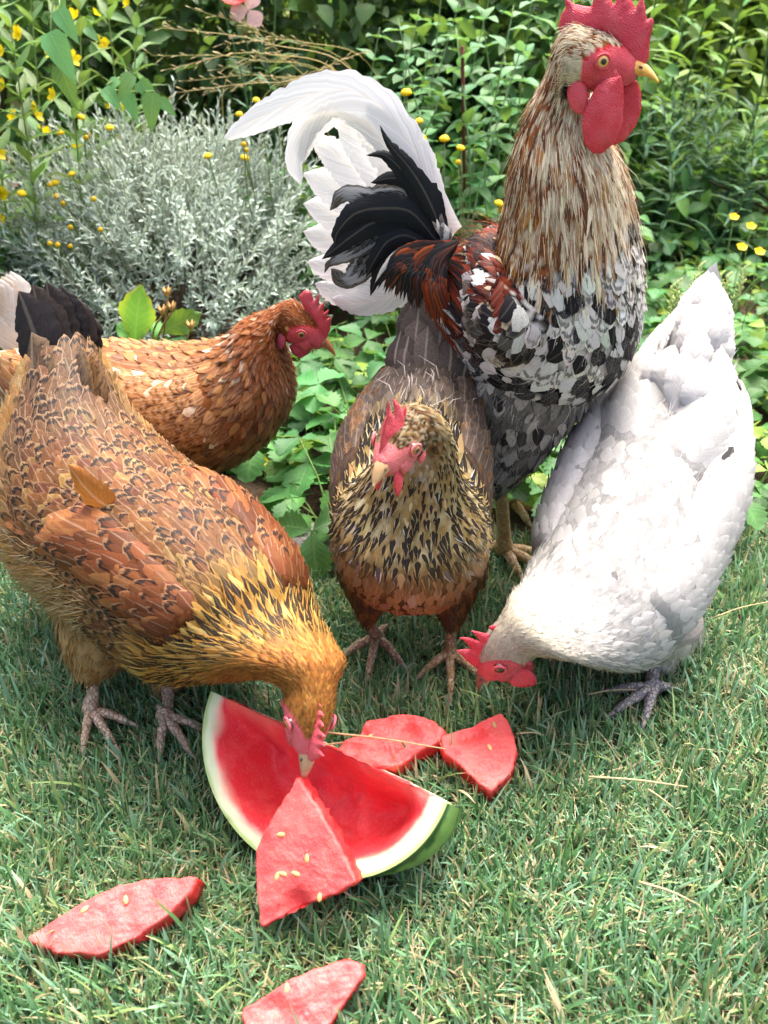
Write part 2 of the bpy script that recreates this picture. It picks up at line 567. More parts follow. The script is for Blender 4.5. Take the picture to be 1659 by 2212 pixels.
def wisps(pos, nrm, flow, L, wid, ca, rg, lift=.25, spread=.35):
    """thin barbs: 3-row ribbons"""
    n = len(pos)
    d = flow + nrm * (lift + rg.normal(0, .15, n))[:, None] + rg.normal(0, spread, (n, 3))
    d /= np.linalg.norm(d, axis=1)[:, None]
    side = np.cross(d, nrm + rg.normal(0, .6, (n, 3))); side /= np.linalg.norm(side, axis=1)[:, None] + 1e-9
    bend = -nrm * (L * .22)[:, None] + rg.normal(0, .12, (n, 3)) * L[:, None]
    V = np.zeros((n, 3, 2, 3))
    for k, (u, wf) in enumerate(((0, 1), (.5, .8), (1, .12))):
        c = pos + d * (L * u)[:, None] + bend * (u * u)
        V[:, k, 0] = c - side * (wid * wf * .5)[:, None]; V[:, k, 1] = c + side * (wid * wf * .5)[:, None]
    b = (np.arange(n) * 6)[:, None, None]
    Q = (b + np.array([[0, 1, 3, 2], [2, 3, 5, 4]])[None]).reshape(-1, 4)
    UV = np.zeros((n, 6, 3)); UV[:, :, 0] = .2; UV[:, :, 1] = .4; UV[:, :, 2] = rg.random(n)[:, None]
    ca = np.repeat(ca, 6, axis=0); ca[:, 3] = 0
    z = np.zeros((n * 6, 4))
    return V.reshape(-1, 3), Q, dict(fuv=UV.reshape(-1, 3), bn=np.repeat(nrm, 6, axis=0), ca=ca, cb=z, pat=z)

def merge(parts):
    Vs, Qs, at_ = [], [], {}
    b = 0
    for V, Q, A in parts:
        Vs.append(V); Qs.append(Q + b); b += len(V)
        for k, x in A.items(): at_.setdefault(k, []).append(x)
    return np.concatenate(Vs), np.concatenate(Qs), {k: np.concatenate(x) for k, x in at_.items()}

def rgba(c, a=1.0):
    c = np.asarray(c, float)
    if c.ndim == 1: return np.array([*c, a])
    return np.concatenate([c, np.broadcast_to(np.asarray(a, float).reshape(-1, 1) if np.ndim(a) else np.full((len(c), 1), a), (len(c), 1))], 1)

def mixc(a, b, f):
    return a + (b - a) * np.asarray(f)[..., None]

def vnoise(P, scale, seed=0.0):
    """cheap smooth noise in -1..1 from sines, vectorised"""
    p = np.asarray(P) * scale + seed * 7.31
    x, y, z = p[:, 0], p[:, 1], p[:, 2]
    return (np.sin(x * 1.7 + np.sin(y * 1.3 + seed) * 1.4) + np.sin(y * 2.1 + np.sin(z * 1.9) * 1.3 + seed) + np.sin(z * 1.8 + np.sin(x * 2.3 - seed) * 1.2)) / 3

def big_feather(pts, width, ca, cb=None, pat=(0, 0, 0, 0), stip=0.0, shaft=.6, normal=(0, -1, .2), pt=.2, n=30, camber=.12, fray=.05, twist=0.0, thick=True, seed=0, notch=0.0, soft=.25):
    """one long feather along a 3-D path, own mesh arrays"""
    rg = np.random.default_rng(seed + 11)
    cf = catmull(pts, 96)
    us = 1 - (1 - np.linspace(0, 1, n)) ** 1.6
    ar = np.concatenate([[0], np.cumsum(np.linalg.norm(np.diff(cf, axis=0), axis=1))]); ar /= ar[-1]
    c = np.stack([np.interp(us, ar, cf[:, q]) for q in range(3)], 1)
    T = np.gradient(c, axis=0); T /= np.linalg.norm(T, axis=1)[:, None]
    nn = np.asarray(normal, float); nn /= np.linalg.norm(nn)
    nc = 7
    vc = np.linspace(-1, 1, nc)
    V = np.zeros((n, nc, 3)); UV = np.zeros((n, nc, 3))
    r = rg.random()
    for k in range(n):
        u = us[k]
        side = np.cross(T[k], nn); side /= np.linalg.norm(side) + 1e-9
        nor = np.cross(side, T[k])
        if twist:
            a = twist * u
            side, nor = side * math.cos(a) + nor * math.sin(a), nor * math.cos(a) - side * math.sin(a)
        w = width * .5 * max(float(wprof(np.array([u]), np.array([pt]))[0]), .03)
        jl, jr = 1 + rg.normal(0, fray), 1 + rg.normal(0, fray)
        if u > .3 and rg.random() < notch: jl *= rg.uniform(.84, .98)
        if u > .3 and rg.random() < notch: jr *= rg.uniform(.84, .98)
        for j, v in enumerate(vc):
            ww = w * v * (jl if v < 0 else jr)
            V[k, j] = c[k] + side * ww - nor * camber * width * v * v - T[k] * abs(v) ** 1.5 * width * .10 * u * u
            UV[k, j] = (u, v, r)
    idx = np.arange(n * nc).reshape(n, nc)
    Q = np.stack([idx[:-1, :-1], idx[:-1, 1:], idx[1:, 1:], idx[1:, :-1]], -1).reshape(-1, 4)
    m = n * nc
    cb = ca if cb is None else cb
    return V.reshape(-1, 3), Q, dict(fuv=UV.reshape(-1, 3), bn=np.tile(nn * soft, (m, 1)), ca=np.tile(rgba(ca, shaft), (m, 1)), cb=np.tile(rgba(cb, stip), (m, 1)), pat=np.tile(np.array(pat, float), (m, 1)))

def feather_obj(name, arr, parent):
    V, Q, A = arr
    return link(name, fast_mesh(name, V, Q, A), M['feather'], parent)

# ------------------------------------------------------------------ head furniture (head frame: x forward, y left, z up, metres)
HEADR = [(-.026, .0, .0265, .0235), (-.010, .001, .0245, .0222), (.006, 0, .0215, .0195), (.019, -.002, .0165, .0145), (.028, -.004, .0115, .0105), (.0335, -.005, .006, .006)]

def plate(outline, thick, col, head, name, parent, mat, bulge=.35, offset=(0, 0, 0), rough=.0012, wave=0.0):
    """fleshy plate from a closed outline in the head's x-z plane, thick in the middle, thin and rounded at the rim"""
    O = np.asarray(outline, float)
    # resample densely
    seg = np.linalg.norm(np.roll(O, -1, 0) - O, axis=1); tot = seg.sum()
    n = max(60, int(tot / .0016))
    cum = np.concatenate([[0], np.cumsum(seg)]); t = np.linspace(0, tot, n, endpoint=False)
    OO = np.concatenate([O, O[:1]])
    P2 = np.stack([np.interp(t, cum, OO[:, 0]), np.interp(t, cum, OO[:, 1])], 1)
    P2 = .25 * np.roll(P2, 1, 0) + .5 * P2 + .25 * np.roll(P2, -1, 0)
    bm = bmesh.new()
    vs_ = [bm.verts.new((p[0], 0, p[1])) for p in P2]
    f = bm.faces.new(vs_)
    bmesh.ops.triangulate(bm, faces=[f])
    for _ in range(2):
        es = [e for e in bm.edges if e.calc_length() > .004 and not e.is_boundary]
        if es: bmesh.ops.subdivide_edges(bm, edges=es, cuts=1)
        bmesh.ops.triangulate(bm, faces=[q for q in bm.faces if len(q.verts) > 3])
        bmesh.ops.beautify_fill(bm, faces=bm.faces[:], edges=[e for e in bm.edges if not e.is_boundary])
    bm.verts.ensure_lookup_table()
    F = [[v.index for v in q.verts] for q in bm.faces]
    bm.verts.index_update()
    F = [[v.index for v in q.verts] for q in bm.faces]
    V = np.array([v.co[:] for v in bm.verts])
    bnd = np.array([v.is_boundary for v in bm.verts]); bm.free()
    d = np.sqrt(((V[:, None, [0, 2]] - P2[None]) ** 2).sum(2)).min(1)
    th = thick * (1 - np.exp(-d / (thick * .9))) * .5 + .0004
    th[bnd] = .0004
    wv = wave * np.sin(V[:, 0] * 160 + V[:, 2] * 90)
    nz = np.array([mnoise.noise(Vector((p[0] * 330, 3.1, p[2] * 330))) for p in V]) * rough * .5
    A = V.copy(); B = V.copy()
    A[:, 1] = th + nz + wv; B[:, 1] = -th + nz * .6 + wv
    nV = len(V)
    allV = np.concatenate([A, B]) + np.asarray(offset)
    FF = [tuple(f) for f in F] + [tuple(i + nV for i in f[::-1]) for f in F]
    k = len(P2)
    for i in range(k):
        j = (i + 1) % k
        FF.append((i, i + nV, j + nV, j))
    mb = MB()
    fw, up, lf, org = head
    W_ = org + allV[:, :1] * fw + allV[:, 1:2] * lf + allV[:, 2:3] * up
    cc = np.tile(np.asarray(col, float), (len(W_), 1))
    e = np.concatenate([d, d]); cc = mixc(cc, cc * np.array([.8, .5, .6]), np.clip(1 - e / .004, 0, 1) * .35)
    mb.add(W_, FF, cc)
    me = mb.mesh(name)
    bm = bmesh.new(); bm.from_mesh(me); bmesh.ops.recalc_face_normals(bm, faces=bm.faces); bm.to_mesh(me); bm.free()
    return link(name, me, mat, parent)

def lobe(name, head, cen, rx, ry, rz, col, parent, mat, tilt=0.0, n=18, m=14, lump=.1, yaw=0.0):
    """soft bean (earlobe, wattle) as a displaced ellipsoid in head space"""
    fw, up, lf, org = head
    V = []; F = []
    for i in range(m + 1):
        a = math.pi * i / m
        for j in range(n):
            b = 2 * math.pi * j / n
            x, y, z = math.sin(a) * math.cos(b), math.sin(a) * math.sin(b), math.cos(a)
            q = 1 + lump * mnoise.noise(Vector((x * 2.3 + cen[0] * 300, y * 2.3, z * 2.3)))
            x, y, z = x * rx * q, y * ry * q, z * rz * q
            x, z = x * math.cos(tilt) + z * math.sin(tilt), -x * math.sin(tilt) + z * math.cos(tilt)
            x, y = x * math.cos(yaw) - y * math.sin(yaw), x * math.sin(yaw) + y * math.cos(yaw)
            V.append(org + (cen[0] + x) * fw + (cen[1] + y) * lf + (cen[2] + z) * up)
    for i in range(m):
        for j in range(n):
            F.append((i * n + j, i * n + (j + 1) % n, (i + 1) * n + (j + 1) % n, (i + 1) * n + j))
    mb = MB(); mb.add(V, F, col)
    return mb.build(name, mat, parent)

def eyeball(head, cen, r, side, iris, parent, skin):
    fw, up, lf, org = head
    out = lf * side
    ax = out * .95 + fw * .28; ax /= np.linalg.norm(ax)
    o = org + cen[0] * fw + cen[1] * lf * side + cen[2] * up
    V, F, cc = [], [], []
    n, m = 24, 18
    e1 = np.cross(ax, up); e1 /= np.linalg.norm(e1); e2 = np.cross(e1, ax)
    for i in range(m + 1):
        a = math.pi * i / m
        for j in range(n):
            b = 2 * math.pi * j / n
            V.append(o + r * (math.cos(a) * ax + math.sin(a) * (math.cos(b) * e1 + math.sin(b) * e2)))
            d = math.degrees(a)
            cc.append((.006, .005, .004) if d < 27 else tuple(iris) if d < 55 else tuple(np.array(iris) * .45) if d < 66 else (.05, .02, .015))
    for i in range(m):
        for j in range(n):
            F.append((i * n + j, i * n + (j + 1) % n, (i + 1) * n + (j + 1) % n, (i + 1) * n + j))
    mb = MB(); mb.add(V, F, cc)
    eye = mb.build('eye', M['eye'], parent)
    mb = MB()
    ring = [o + ax * r * .55 + r * .98 * (math.cos(t) * e1 + math.sin(t) * e2 * .92) for t in np.linspace(0, 2 * math.pi, 25)]
    mb.tube(ring, r * .22, 8, skin, cap=False)
    mb.build('eyelid', M['skin'], eye)
    return eye

def beak(head, sc, upper, lower, gape, parent, base=(.027, -.004), length=.027):
    fw, up, lf, org = head
    def half(name, col, topc, botc, wid, rot, tipdrop, ls=1.0):
        mb = MB(); V = []; n = 9; m = 10
        for i in range(m + 1):
            u = i / m
            x = length * ls * u
            hh = (1 - u ** 1.6) ** .8 * topc; lo = (1 - u ** 1.3) * botc
            w = wid * (1 - u ** 1.8) ** .75 + .0003
            zc = -tipdrop * u ** 2.4
            for j in range(n):
                a = 2 * math.pi * j / n
                z = math.sin(a); z = z * hh if z > 0 else z * lo
                V.append((x, math.cos(a) * w, zc + z))
        V = np.array(V) * sc
        c, s = math.cos(rot), math.sin(rot)
        X = V[:, 0] * c + V[:, 2] * s; Z = -V[:, 0] * s + V[:, 2] * c
        W_ = org + (base[0] * sc + X)[:, None] * fw + V[:, 1:2] * lf + (base[1] * sc + Z)[:, None] * up
        F = [(i * n + j, i * n + (j + 1) % n, (i + 1) * n + (j + 1) % n, (i + 1) * n + j) for i in range(m) for j in range(n)]
        F.append(tuple(range(n))); F.append(tuple(m * n + j for j in range(n)))
        u = np.repeat(np.linspace(0, 1, m + 1), n)
        mb.add(W_, F, mixc(np.tile(col, (len(u), 1)), np.tile(np.asarray(col) * 1.15 + .03, (len(u), 1)), u ** 2))
        me = mb.mesh(name); bm = bmesh.new(); bm.from_mesh(me); bmesh.ops.recalc_face_normals(bm, faces=bm.faces); bm.to_mesh(me); bm.free()
        return link(name, me, M['beak'], parent)
    ub = half('upper_beak', upper, .0092, .0032, .0082, 0.04, .0085)
    half('lower_beak', lower, .0012, .0050, .0060, 0.12 + gape, .0015, .80)
    for s in (-1, 1):
        mb = MB()
        p = org + (base[0] + .0075) * sc * fw + .0062 * sc * s * lf + (base[1] + .0035) * sc * up
        mb.tube([p, p + .0028 * sc * fw - .0006 * sc * up + .0006 * s * lf], [.0013 * sc, .0008 * sc], 6, (.05, .025, .02))
        mb.build('nostril', M['beak'], ub)

FEET = []
def leg(hock, foot, psi, rad, col, parent, spread=36, toe=.056, mat=None):
    mb = MB()
    hock = np.asarray(hock, float); foot = np.asarray(foot, float) + np.array([0, 0, .006])
    FEET.append((foot[0] + .02 * math.cos(psi), foot[1] + .02 * math.sin(psi)))
    mid = (hock + foot) / 2 + np.array([math.cos(psi), math.sin(psi), 0]) * .004
    pts = catmull([hock, mid, foot + np.array([0, 0, .012])], 12)
    u = np.linspace(0, 1, 12)
    mb.tube(pts, rad * (1.12 - .25 * np.sin(u * math.pi) + .22 * (u > .9)), 12, col)
    o = mb.build('leg', M['leg'], parent)
    for k, (a, ln) in enumerate(((0, 1.0), (spread, .82), (-spread, .80), (168, .45))):
        d = np.array([math.cos(psi + R(a)), math.sin(psi + R(a)), 0])
        b = foot + np.array([0, 0, .012])
        t = toe * ln
        P = [b, b + d * t * .35 + np.array([0, 0, .001]), b + d * t * .7 + np.array([0, 0, -.002]), b + d * t + np.array([0, 0, -.0075])]
        mb = MB(); c = catmull(P, 10)
        w = np.linspace(0, 1, 10)
        mb.tube(c, rad * (.82 - .35 * w + .06 * np.sin(w * 18)), 10, col)
        tobj = mb.build('toe', M['leg'], o)
        mb = MB(); c2 = catmull([c[-1], c[-1] + d * .007 - np.array([0, 0, .001]), c[-1] + d * .012 - np.array([0, 0, .006])], 6)
        mb.tube(c2, np.linspace(rad * .42, .0005, 6), 7, np.asarray(col) * .55 + .12)
        mb.build('claw', M['beak'], o)
    return o

# ------------------------------------------------------------------ bird assembly
def make_bird(name, label, cat, rows, head_eye, head_phi, head_psi, head_scale, reg, sizes, wing=None, seed=1, wisp=None,
              face=None, iris=(.55, .30, .08), beakc=((.45, .30, .12), (.5, .36, .18)), gape=0.0, combo=None, wattle=None, earlobe=None, bare=None, head_roll=0.0, eyesides=(-1, 1), neck=None, beaklen=.027):
    rg = np.random.default_rng(seed)
    root_xy = rows[3][0:2]
    root = empty(name, (float(root_xy[0]), float(root_xy[1]), 0))
    tag(root, label, cat, 'chickens gathered round the watermelon')
    inv = Matrix.Translation(-root.location)
    fw, up, lf = frame(head_phi, head_psi, head_roll)
    sc = head_scale
    # eye centre sits at head-local (0.004, +-.019, .003)
    side_seen = 1 if np.dot(lf, np.array([0, -1, .3])) > 0 else -1
    org = np.asarray(head_eye) - sc * (.004 * fw + .0195 * side_seen * lf + .004 * up)
    head = (fw, up, lf, org)
    nb = len(rows)
    full = [list(r) + [0] * (9 - len(r)) for r in rows]
    if neck:
        nk, hs_, ws_ = neck[:3]
        drop_ = np.asarray(neck[3] if len(neck) > 3 else (0, 0, 0), float)
        #                                  # rows kept, half heights and widths of the neck rings
        full = full[:nk]
        a_ = np.array(full[-1]); p0 = a_[:3]
        t0 = frame(a_[3], a_[4])[0]; p1 = org + sc * (-.030 * fw); t1 = fw
        dd = np.linalg.norm(p1 - p0)
        m_ = len(hs_)
        for q in range(m_):
            u = (q + 1) / (m_ + 1)
            h00, h10, h01, h11 = 2*u**3-3*u**2+1, u**3-2*u**2+u, -2*u**3+3*u**2, u**3-u**2
            c_ = h00 * p0 + h10 * dd * 1.0 * t0 + h01 * p1 + h11 * dd * .7 * t1 + drop_ * math.sin(math.pi * u)
            full.append([*c_, a_[3] + (head_phi - a_[3]) * u, a_[4] + (head_psi - a_[4]) * u, hs_[q], ws_[q], head_roll * u, 0])
        nb = len(full)
    for hx, hz, hh, hw in HEADR:
        c = org + sc * (hx * fw + hz * up)
        full.append([*c, head_phi, head_psi, hh * sc, hw * sc, head_roll, 0])
    # unwrap yaw for interpolation
    P = loft(full)
    S = Surf(P, 0, len(full) - 1)
    ns = P.shape[0]
    sg = np.repeat(np.linspace(0, len(full) - 1, ns), NT_); tg = np.tile(np.arange(NT_) * 2 * math.pi / NT_, ns)
    Pf = P.reshape(-1, 3)
    def hloc(p):
        d = (p - org) / sc
        return np.stack([d @ fw, d @ lf, d @ up], 1)
    def is_bare(p, s):
        h = hloc(p)
        if bare is not None: return bare(h, s, nb)
        return (s > nb - .4) & ((((h[:, 0] - .010) / .0225) ** 2 + ((h[:, 2] + .004) / .0185) ** 2 < 1) | (h[:, 0] > .018))
    ca, cb, pat, L, W, pt, lift = reg(sg, tg, Pf, np.full(len(sg), .5), rg, nb)
    base = ca[:, :3] * .55
    b = is_bare(Pf, sg)
    fc = np.asarray(face if face is not None else (.50, .035, .045))
    base[b] = fc * (1 + .15 * vnoise(Pf[b], 150)[:, None])
    bme = grid_mesh('body', P, rgba(base))
    bme.materials.append(M['down']); bme.materials.append(M['skin'])
    bi = np.array([all(b[v] for v in p.vertices) for p in bme.polygons], np.int32)
    bme.polygons.foreach_set('material_index', bi)
    body = link('body', bme, None, root)
    parts = []
    # rows of feathers
    s = .15
    rs, rt = [], []
    row = 0
    while s < len(full) - 1.2:
        Lr, Wr = sizes(s)
        i = int(s / (len(full) - 1) * (ns - 1))
        ring = P[min(i, ns - 1)]
        circ = np.linalg.norm(np.roll(ring, -1, 0) - ring, axis=1).sum()
        n = max(5, int(circ / (Wr * .56)))
        # equal arc length angles
        seg = np.concatenate([[0], np.cumsum(np.linalg.norm(np.roll(ring, -1, 0) - ring, axis=1))])
        d = ((np.arange(n) + .5 * (row % 2) + rg.uniform(-.33, .33, n)) / n % 1) * seg[-1]
        rt.append(np.interp(d, seg, np.arange(NT_ + 1) * 2 * math.pi / NT_))
        dsl = np.linalg.norm(S.dPs[min(i, ns - 1)], axis=1).mean()
        stp = Lr * .36 / max(dsl, .01)
        rs.append(np.full(n, s) + rg.uniform(-.45, .45, n) * stp)
        s += stp; row += 1
    rs = np.clip(np.concatenate(rs), .02, len(full) - 1.05); rt = np.concatenate(rt)
    pos, nrm, ds, dt = S.ev(rs, rt)
    keep = ~is_bare(pos, rs)
    rs, rt, pos = rs[keep], rt[keep], pos[keep]
    ca, cb, pat, L, W, pt, lift = reg(rs, rt, pos, rg.random(len(rs)), rg, nb)
    k = W > 0
    skew = rg.normal(0, .13, len(rs))
    parts.append(feathers(S, rs[k], rt[k], L[k], W[k], pt[k], lift[k], ca[k], cb[k], pat[k], skew[k], rg))
    # wisps
    if wisp:
        n = wisp.get('n', 4000)
        i = rg.integers(0, len(rs), n)
        ws, wt = rs[i] + rg.uniform(-.3, .3, n), rt[i] + rg.uniform(-.25, .25, n)
        ws = np.clip(ws, .05, len(full) - 1.05)
        p, nn, ds, dt = S.ev(ws, wt)
        kb = ~is_bare(p, ws)
        p, nn, ds, ws, wt = p[kb], nn[kb], ds[kb], ws[kb], wt[kb]
        c2, cb2, pat2, L2, W2, _, lf2 = reg(ws, wt, p, rg.random(len(ws)), rg, nb)
        fl = -ds / (np.linalg.norm(ds, axis=1)[:, None] + 1e-9)
        ln = L2 * rg.uniform(.35, .75, len(ws))
        parts.append(wisps(p + nn * (lf2 * .5)[:, None], nn, fl, ln, np.full(len(ws), wisp.get('w', .0007)), c2.copy(), rg, wisp.get('lift', .2), wisp.get('spread', .2)))
        if 'fluff' in wisp:
            for (sa, sb, ta, tb, cnt, ln0, colr, lft) in wisp['fluff']:
                ws = rg.uniform(sa, sb, cnt); wt = rg.uniform(ta, tb, cnt)
                p, nn, ds, dt = S.ev(ws, wt)
                fl = -ds / (np.linalg.norm(ds, axis=1)[:, None] + 1e-9) + np.array([0, 0, -.3])
                cc = np.asarray(colr)[rg.integers(0, len(colr), cnt)] * rg.uniform(.75, 1.2, (cnt, 1))
                cl = vnoise(p, 60, 3)
                parts.append(wisps(p, nn, fl, ln0 * rg.uniform(.6, 1.2, cnt), np.full(cnt, .0011), rgba(cc, 0), rg, lft + .15 * cl.mean(), .28))
    V, Q, A = merge(parts)
    tag(link('plumage', fast_mesh('plumage', V, Q, A), M['feather'], root), kind='stuff')
    # wings: raised shells lying on the flanks
    for wing in (wing if isinstance(wing, (list, tuple)) else [wing] if wing else []):
        wname = wing.get('name', 'wing')
        for side in wing.get('sides', (1, -1)):
            sa, sb, ta, tb, T = wing['s0'], wing['s1'], wing['t0'], wing['t1'], wing['thick']
            na, nbb = 30, 22
            gs = np.linspace(sa, sb, na); gt = np.linspace(ta, tb, nbb) * side
            GS, GT = np.meshgrid(gs, gt, indexing='ij')
            p, nn, _, _ = S.ev(GS.ravel(), GT.ravel())
            a = np.repeat(np.linspace(0, 1, na), nbb); bb = np.tile(np.linspace(0, 1, nbb), na)
            bulge = T * (np.clip(np.sin(math.pi * np.clip(a, 0, 1) ** .8), 0, 1) ** wing.get('pow', .5)) * (np.clip(np.sin(math.pi * bb), 0, 1) ** (wing.get('pow', .5) * .9)) - .001
            WP = (p + nn * bulge[:, None]).reshape(na, nbb, 3)
            SW = Surf(WP, sa, sb, min(gt[0], gt[-1]), max(gt[0], gt[-1]), False) if side > 0 else Surf(WP[:, ::-1], sa, sb, gt[-1], gt[0], False)
            mid = p.mean(0)
            if np.mean(np.sum(SW.N.reshape(-1, 3) * nn.mean(0), axis=1)) < 0: SW.N = -SW.N
            wreg = wing['reg']
            cc, *_ = wreg(GS.ravel(), np.abs(GT.ravel()), p, np.full(len(p), .5), rg)
            wo = link(wname, grid_mesh(wname, WP, rgba(cc[:, :3] * .5), False, False), M['down'], root)
            rs, rt = [], []
            s = sa + .02 * (sb - sa); row = 0
            lenS = np.linalg.norm(np.gradient(WP, axis=0), axis=2).sum(0).max()
            widT = np.linalg.norm(np.gradient(WP, axis=1), axis=2).sum(1).max()
            fl0, fw0 = wing.get('L', .03), wing.get('W', .018)
            nrow = int(lenS / (fl0 * .36)); ncol = int(widT / (fw0 * .56))
            for r_ in range(nrow):
                q = (np.arange(ncol) + .5 * (r_ % 2) + rg.uniform(-.3, .3, ncol)) / ncol
                rt.append(ta + (tb - ta) * np.clip(q, .02, .98)); rs.append(np.full(ncol, sa + (sb - sa) * (r_ + rg.uniform(.1, .9, ncol)) / nrow))
            rs = np.concatenate(rs); rt = np.concatenate(rt) * side
            pos, *_ = SW.ev(rs, rt)
            wca, wcb, wpat, wL, wW, wpt, wlift = wreg(rs, np.abs(rt), pos, rg.random(len(rs)), rg)
            V, Q, A = feathers(SW, rs, rt, wL, wW, wpt, wlift, wca, wcb, wpat, rg.normal(0, .10, len(rs)) + wing.get('skew', 0) * side, rg)
            tag(link(wname + '_coverts', fast_mesh(wname + '_coverts', V, Q, A), M['feather'], wo), kind='stuff')
            for (fs, ft, fl, fwid, fcol, fcb, fpat, fst) in wing.get('flight', []):
                V, Q, A = feathers(SW, np.array([fs]), np.array([ft * side]), np.array([fl]), np.array([fwid]), np.array([.15]), np.array([.010]), rgba(np.array([fcol]), .6), rgba(np.array([fcb]), fst), np.array([fpat], float), np.array([wing.get('fskew', 0.0) * side]), rg)
                link('flight_feather', fast_mesh('flight_feather', V, Q, A), M['feather'], wo)
    # head furniture
    redc = fc
    face_mb = []
    for sd in eyesides:
        eyeball(head, (.004 * sc, .0180 * sc, .004 * sc), .0060 * sc, sd, iris, root, fc * 1.1)
        # bare cheek with small folds
        lobe('cheek', head, (.0085 * sc, .0130 * sc * sd, -.0075 * sc), .0135 * sc, .0048 * sc, .0105 * sc, fc, root, M['skin'], lump=.3, tilt=.5)
    lobe('nose_skin', head, (.022 * sc, 0, .000 * sc), .0115 * sc, .0085 * sc, .0095 * sc, fc, root, M['skin'], lump=.2)
    beak(head, sc, *beakc, gape, root, length=beaklen)
    for spec in (combo or []):
        plate(spec['outline'], spec.get('thick', .008), spec.get('col', fc), head, 'comb', root, M['skin'], wave=spec.get('wave', .0008))
    for spec in (wattle or []):
        plate(spec['outline'], spec.get('thick', .005), spec.get('col', fc), head, 'wattle', root, M['skin'], offset=spec.get('offset', (0, 0, 0)), wave=.0008)
    for spec in (earlobe or []):
        for sd in (1, -1):
            lobe(spec.get('name', 'earlobe'), head, (spec['c'][0], spec['c'][1] * sd, spec['c'][2]), *spec['r'], spec['col'], root, M[spec.get('mat', 'skin')], tilt=spec.get('tilt', 0), lump=.15)
    root['_head'] = 1
    return root, S, head

def finish_bird(root):
    if '_head' in root: del root['_head']
    for o in root.children:
        o.matrix_parent_inverse = Matrix.Translation(-root.location)

def lerp_sizes(tab):
    t = np.array(tab)
    return lambda s: (float(np.interp(s, t[:, 0], t[:, 1])), float(np.interp(s, t[:, 0], t[:, 2])))

def pack(n, ca, cb, shaft, stip, st, la, tp, L, W, pt, lift):
    f = lambda x: np.broadcast_to(np.asarray(x, float), (n,)).copy()
    pat = np.stack([f(st), f(la), f(tp), f(0)], 1)
    return rgba(ca, f(shaft)), rgba(cb, f(stip)), pat, f(L), f(W), f(pt), f(lift)
# ------------------------------------------------------------------ ground
def mat_soil():
    t = NT("soil"); oc = t.coord()
    n1 = t.noise(oc, 9, 5, .6).outputs[0]; n2 = t.noise(oc, 90, 4, .7).outputs[0]; v = t.vor(oc, 60).outputs['Distance']
    col = t.mix(t.step(.35, .65, n1), (.045, .032, .022), (.085, .062, .042))
    col = t.mix(t.math('MULTIPLY', t.step(.55, .75, n2), .6), col, (.16, .12, .08))
    h = t.math('ADD', n2, t.math('MULTIPLY', v, .6))
    return t.done(t.bsdf(col, .9, t.bump(h, .8, .012), .1))
def mat_turf():
    t = NT("turf"); oc = t.coord()
    n1 = t.noise(oc, 14, 4, .6).outputs[0]; n2 = t.noise(oc, 220, 3, .7).outputs[0]
    col = t.mix(t.step(.4, .65, n1), (.050, .062, .026), (.105, .088, .048))
    col = t.mix(t.math('MULTIPLY', t.step(.5, .7, n2), .5), col, (.15, .13, .075))
    return t.done(t.bsdf(col, .9, t.bump(n2, .8, .01), .1))
def mat_meadow():
    t = NT("far_meadow"); oc = t.coord()
    n1 = t.noise(oc, 3, 4, .6).outputs[0]; n2 = t.noise(oc, 60, 3, .7).outputs[0]
    col = t.mix(t.step(.35, .65, n1), (.07, .13, .03), (.16, .17, .06))
    col = t.mix(t.math('MULTIPLY', t.step(.5, .7, n2), .4), col, (.05, .09, .02))
    return t.done(t.bsdf(col, .9, t.bump(n2, .8, .02), .1))

def sheet(name, x0, x1, y0, y1, z, nx, ny, amp, mat, edge=None, fr=3.0):
    V, F = [], []
    for j in range(ny + 1):
        for i in range(nx + 1):
            x = x0 + (x1 - x0) * i / nx; y = y0 + (y1 - y0) * j / ny
            if edge is not None and j == ny: y = edge(x)
            V.append((x, y, z + amp * mnoise.noise(Vector((x * fr, y * fr, .3)))))
    for j in range(ny):
        for i in range(nx):
            a = j * (nx + 1) + i
            F.append((a, a + 1, a + nx + 2, a + nx + 1))
    mb = MB(); mb.add(V, F, (.3, .3, .3))
    return mb.build(name, mat)

def bed_edge(x):
    """where the lawn stops and the bed starts"""
    return .985 + .075 * max(0, x - .15) / .5 + .012 * math.sin(x * 23) + .008 * math.sin(x * 51 + 1) + (.06 * max(0, -x - .25))

tag(sheet('ground', -60, 60, -20, 120, -.03, 40, 40, .0, mat_meadow()), kind='structure')
tag(sheet('garden_bed', -3.2, 3.2, .80, 3.4, -.012, 64, 40, .02, mat_soil()), kind='structure')
tag(sheet('lawn', -2.4, 2.4, -1.6, 1.0, -.002, 60, 40, .006, mat_turf(), edge=bed_edge), kind='structure')

# ------------------------------------------------------------------ grass
MELON_FOOT = []          # (polygon in x,y) filled before the grass is grown
def inside(poly, x, y):
    poly = np.asarray(poly); n = len(poly); r = np.zeros(len(x), bool)
    j = n - 1
    for i in range(n):
        xi, yi, xj, yj = *poly[i], *poly[j]
        k = ((yi > y) != (yj > y)) & (x < (xj - xi) * (y - yi) / (yj - yi + 1e-12) + xi)
        r ^= k; j = i
    return r

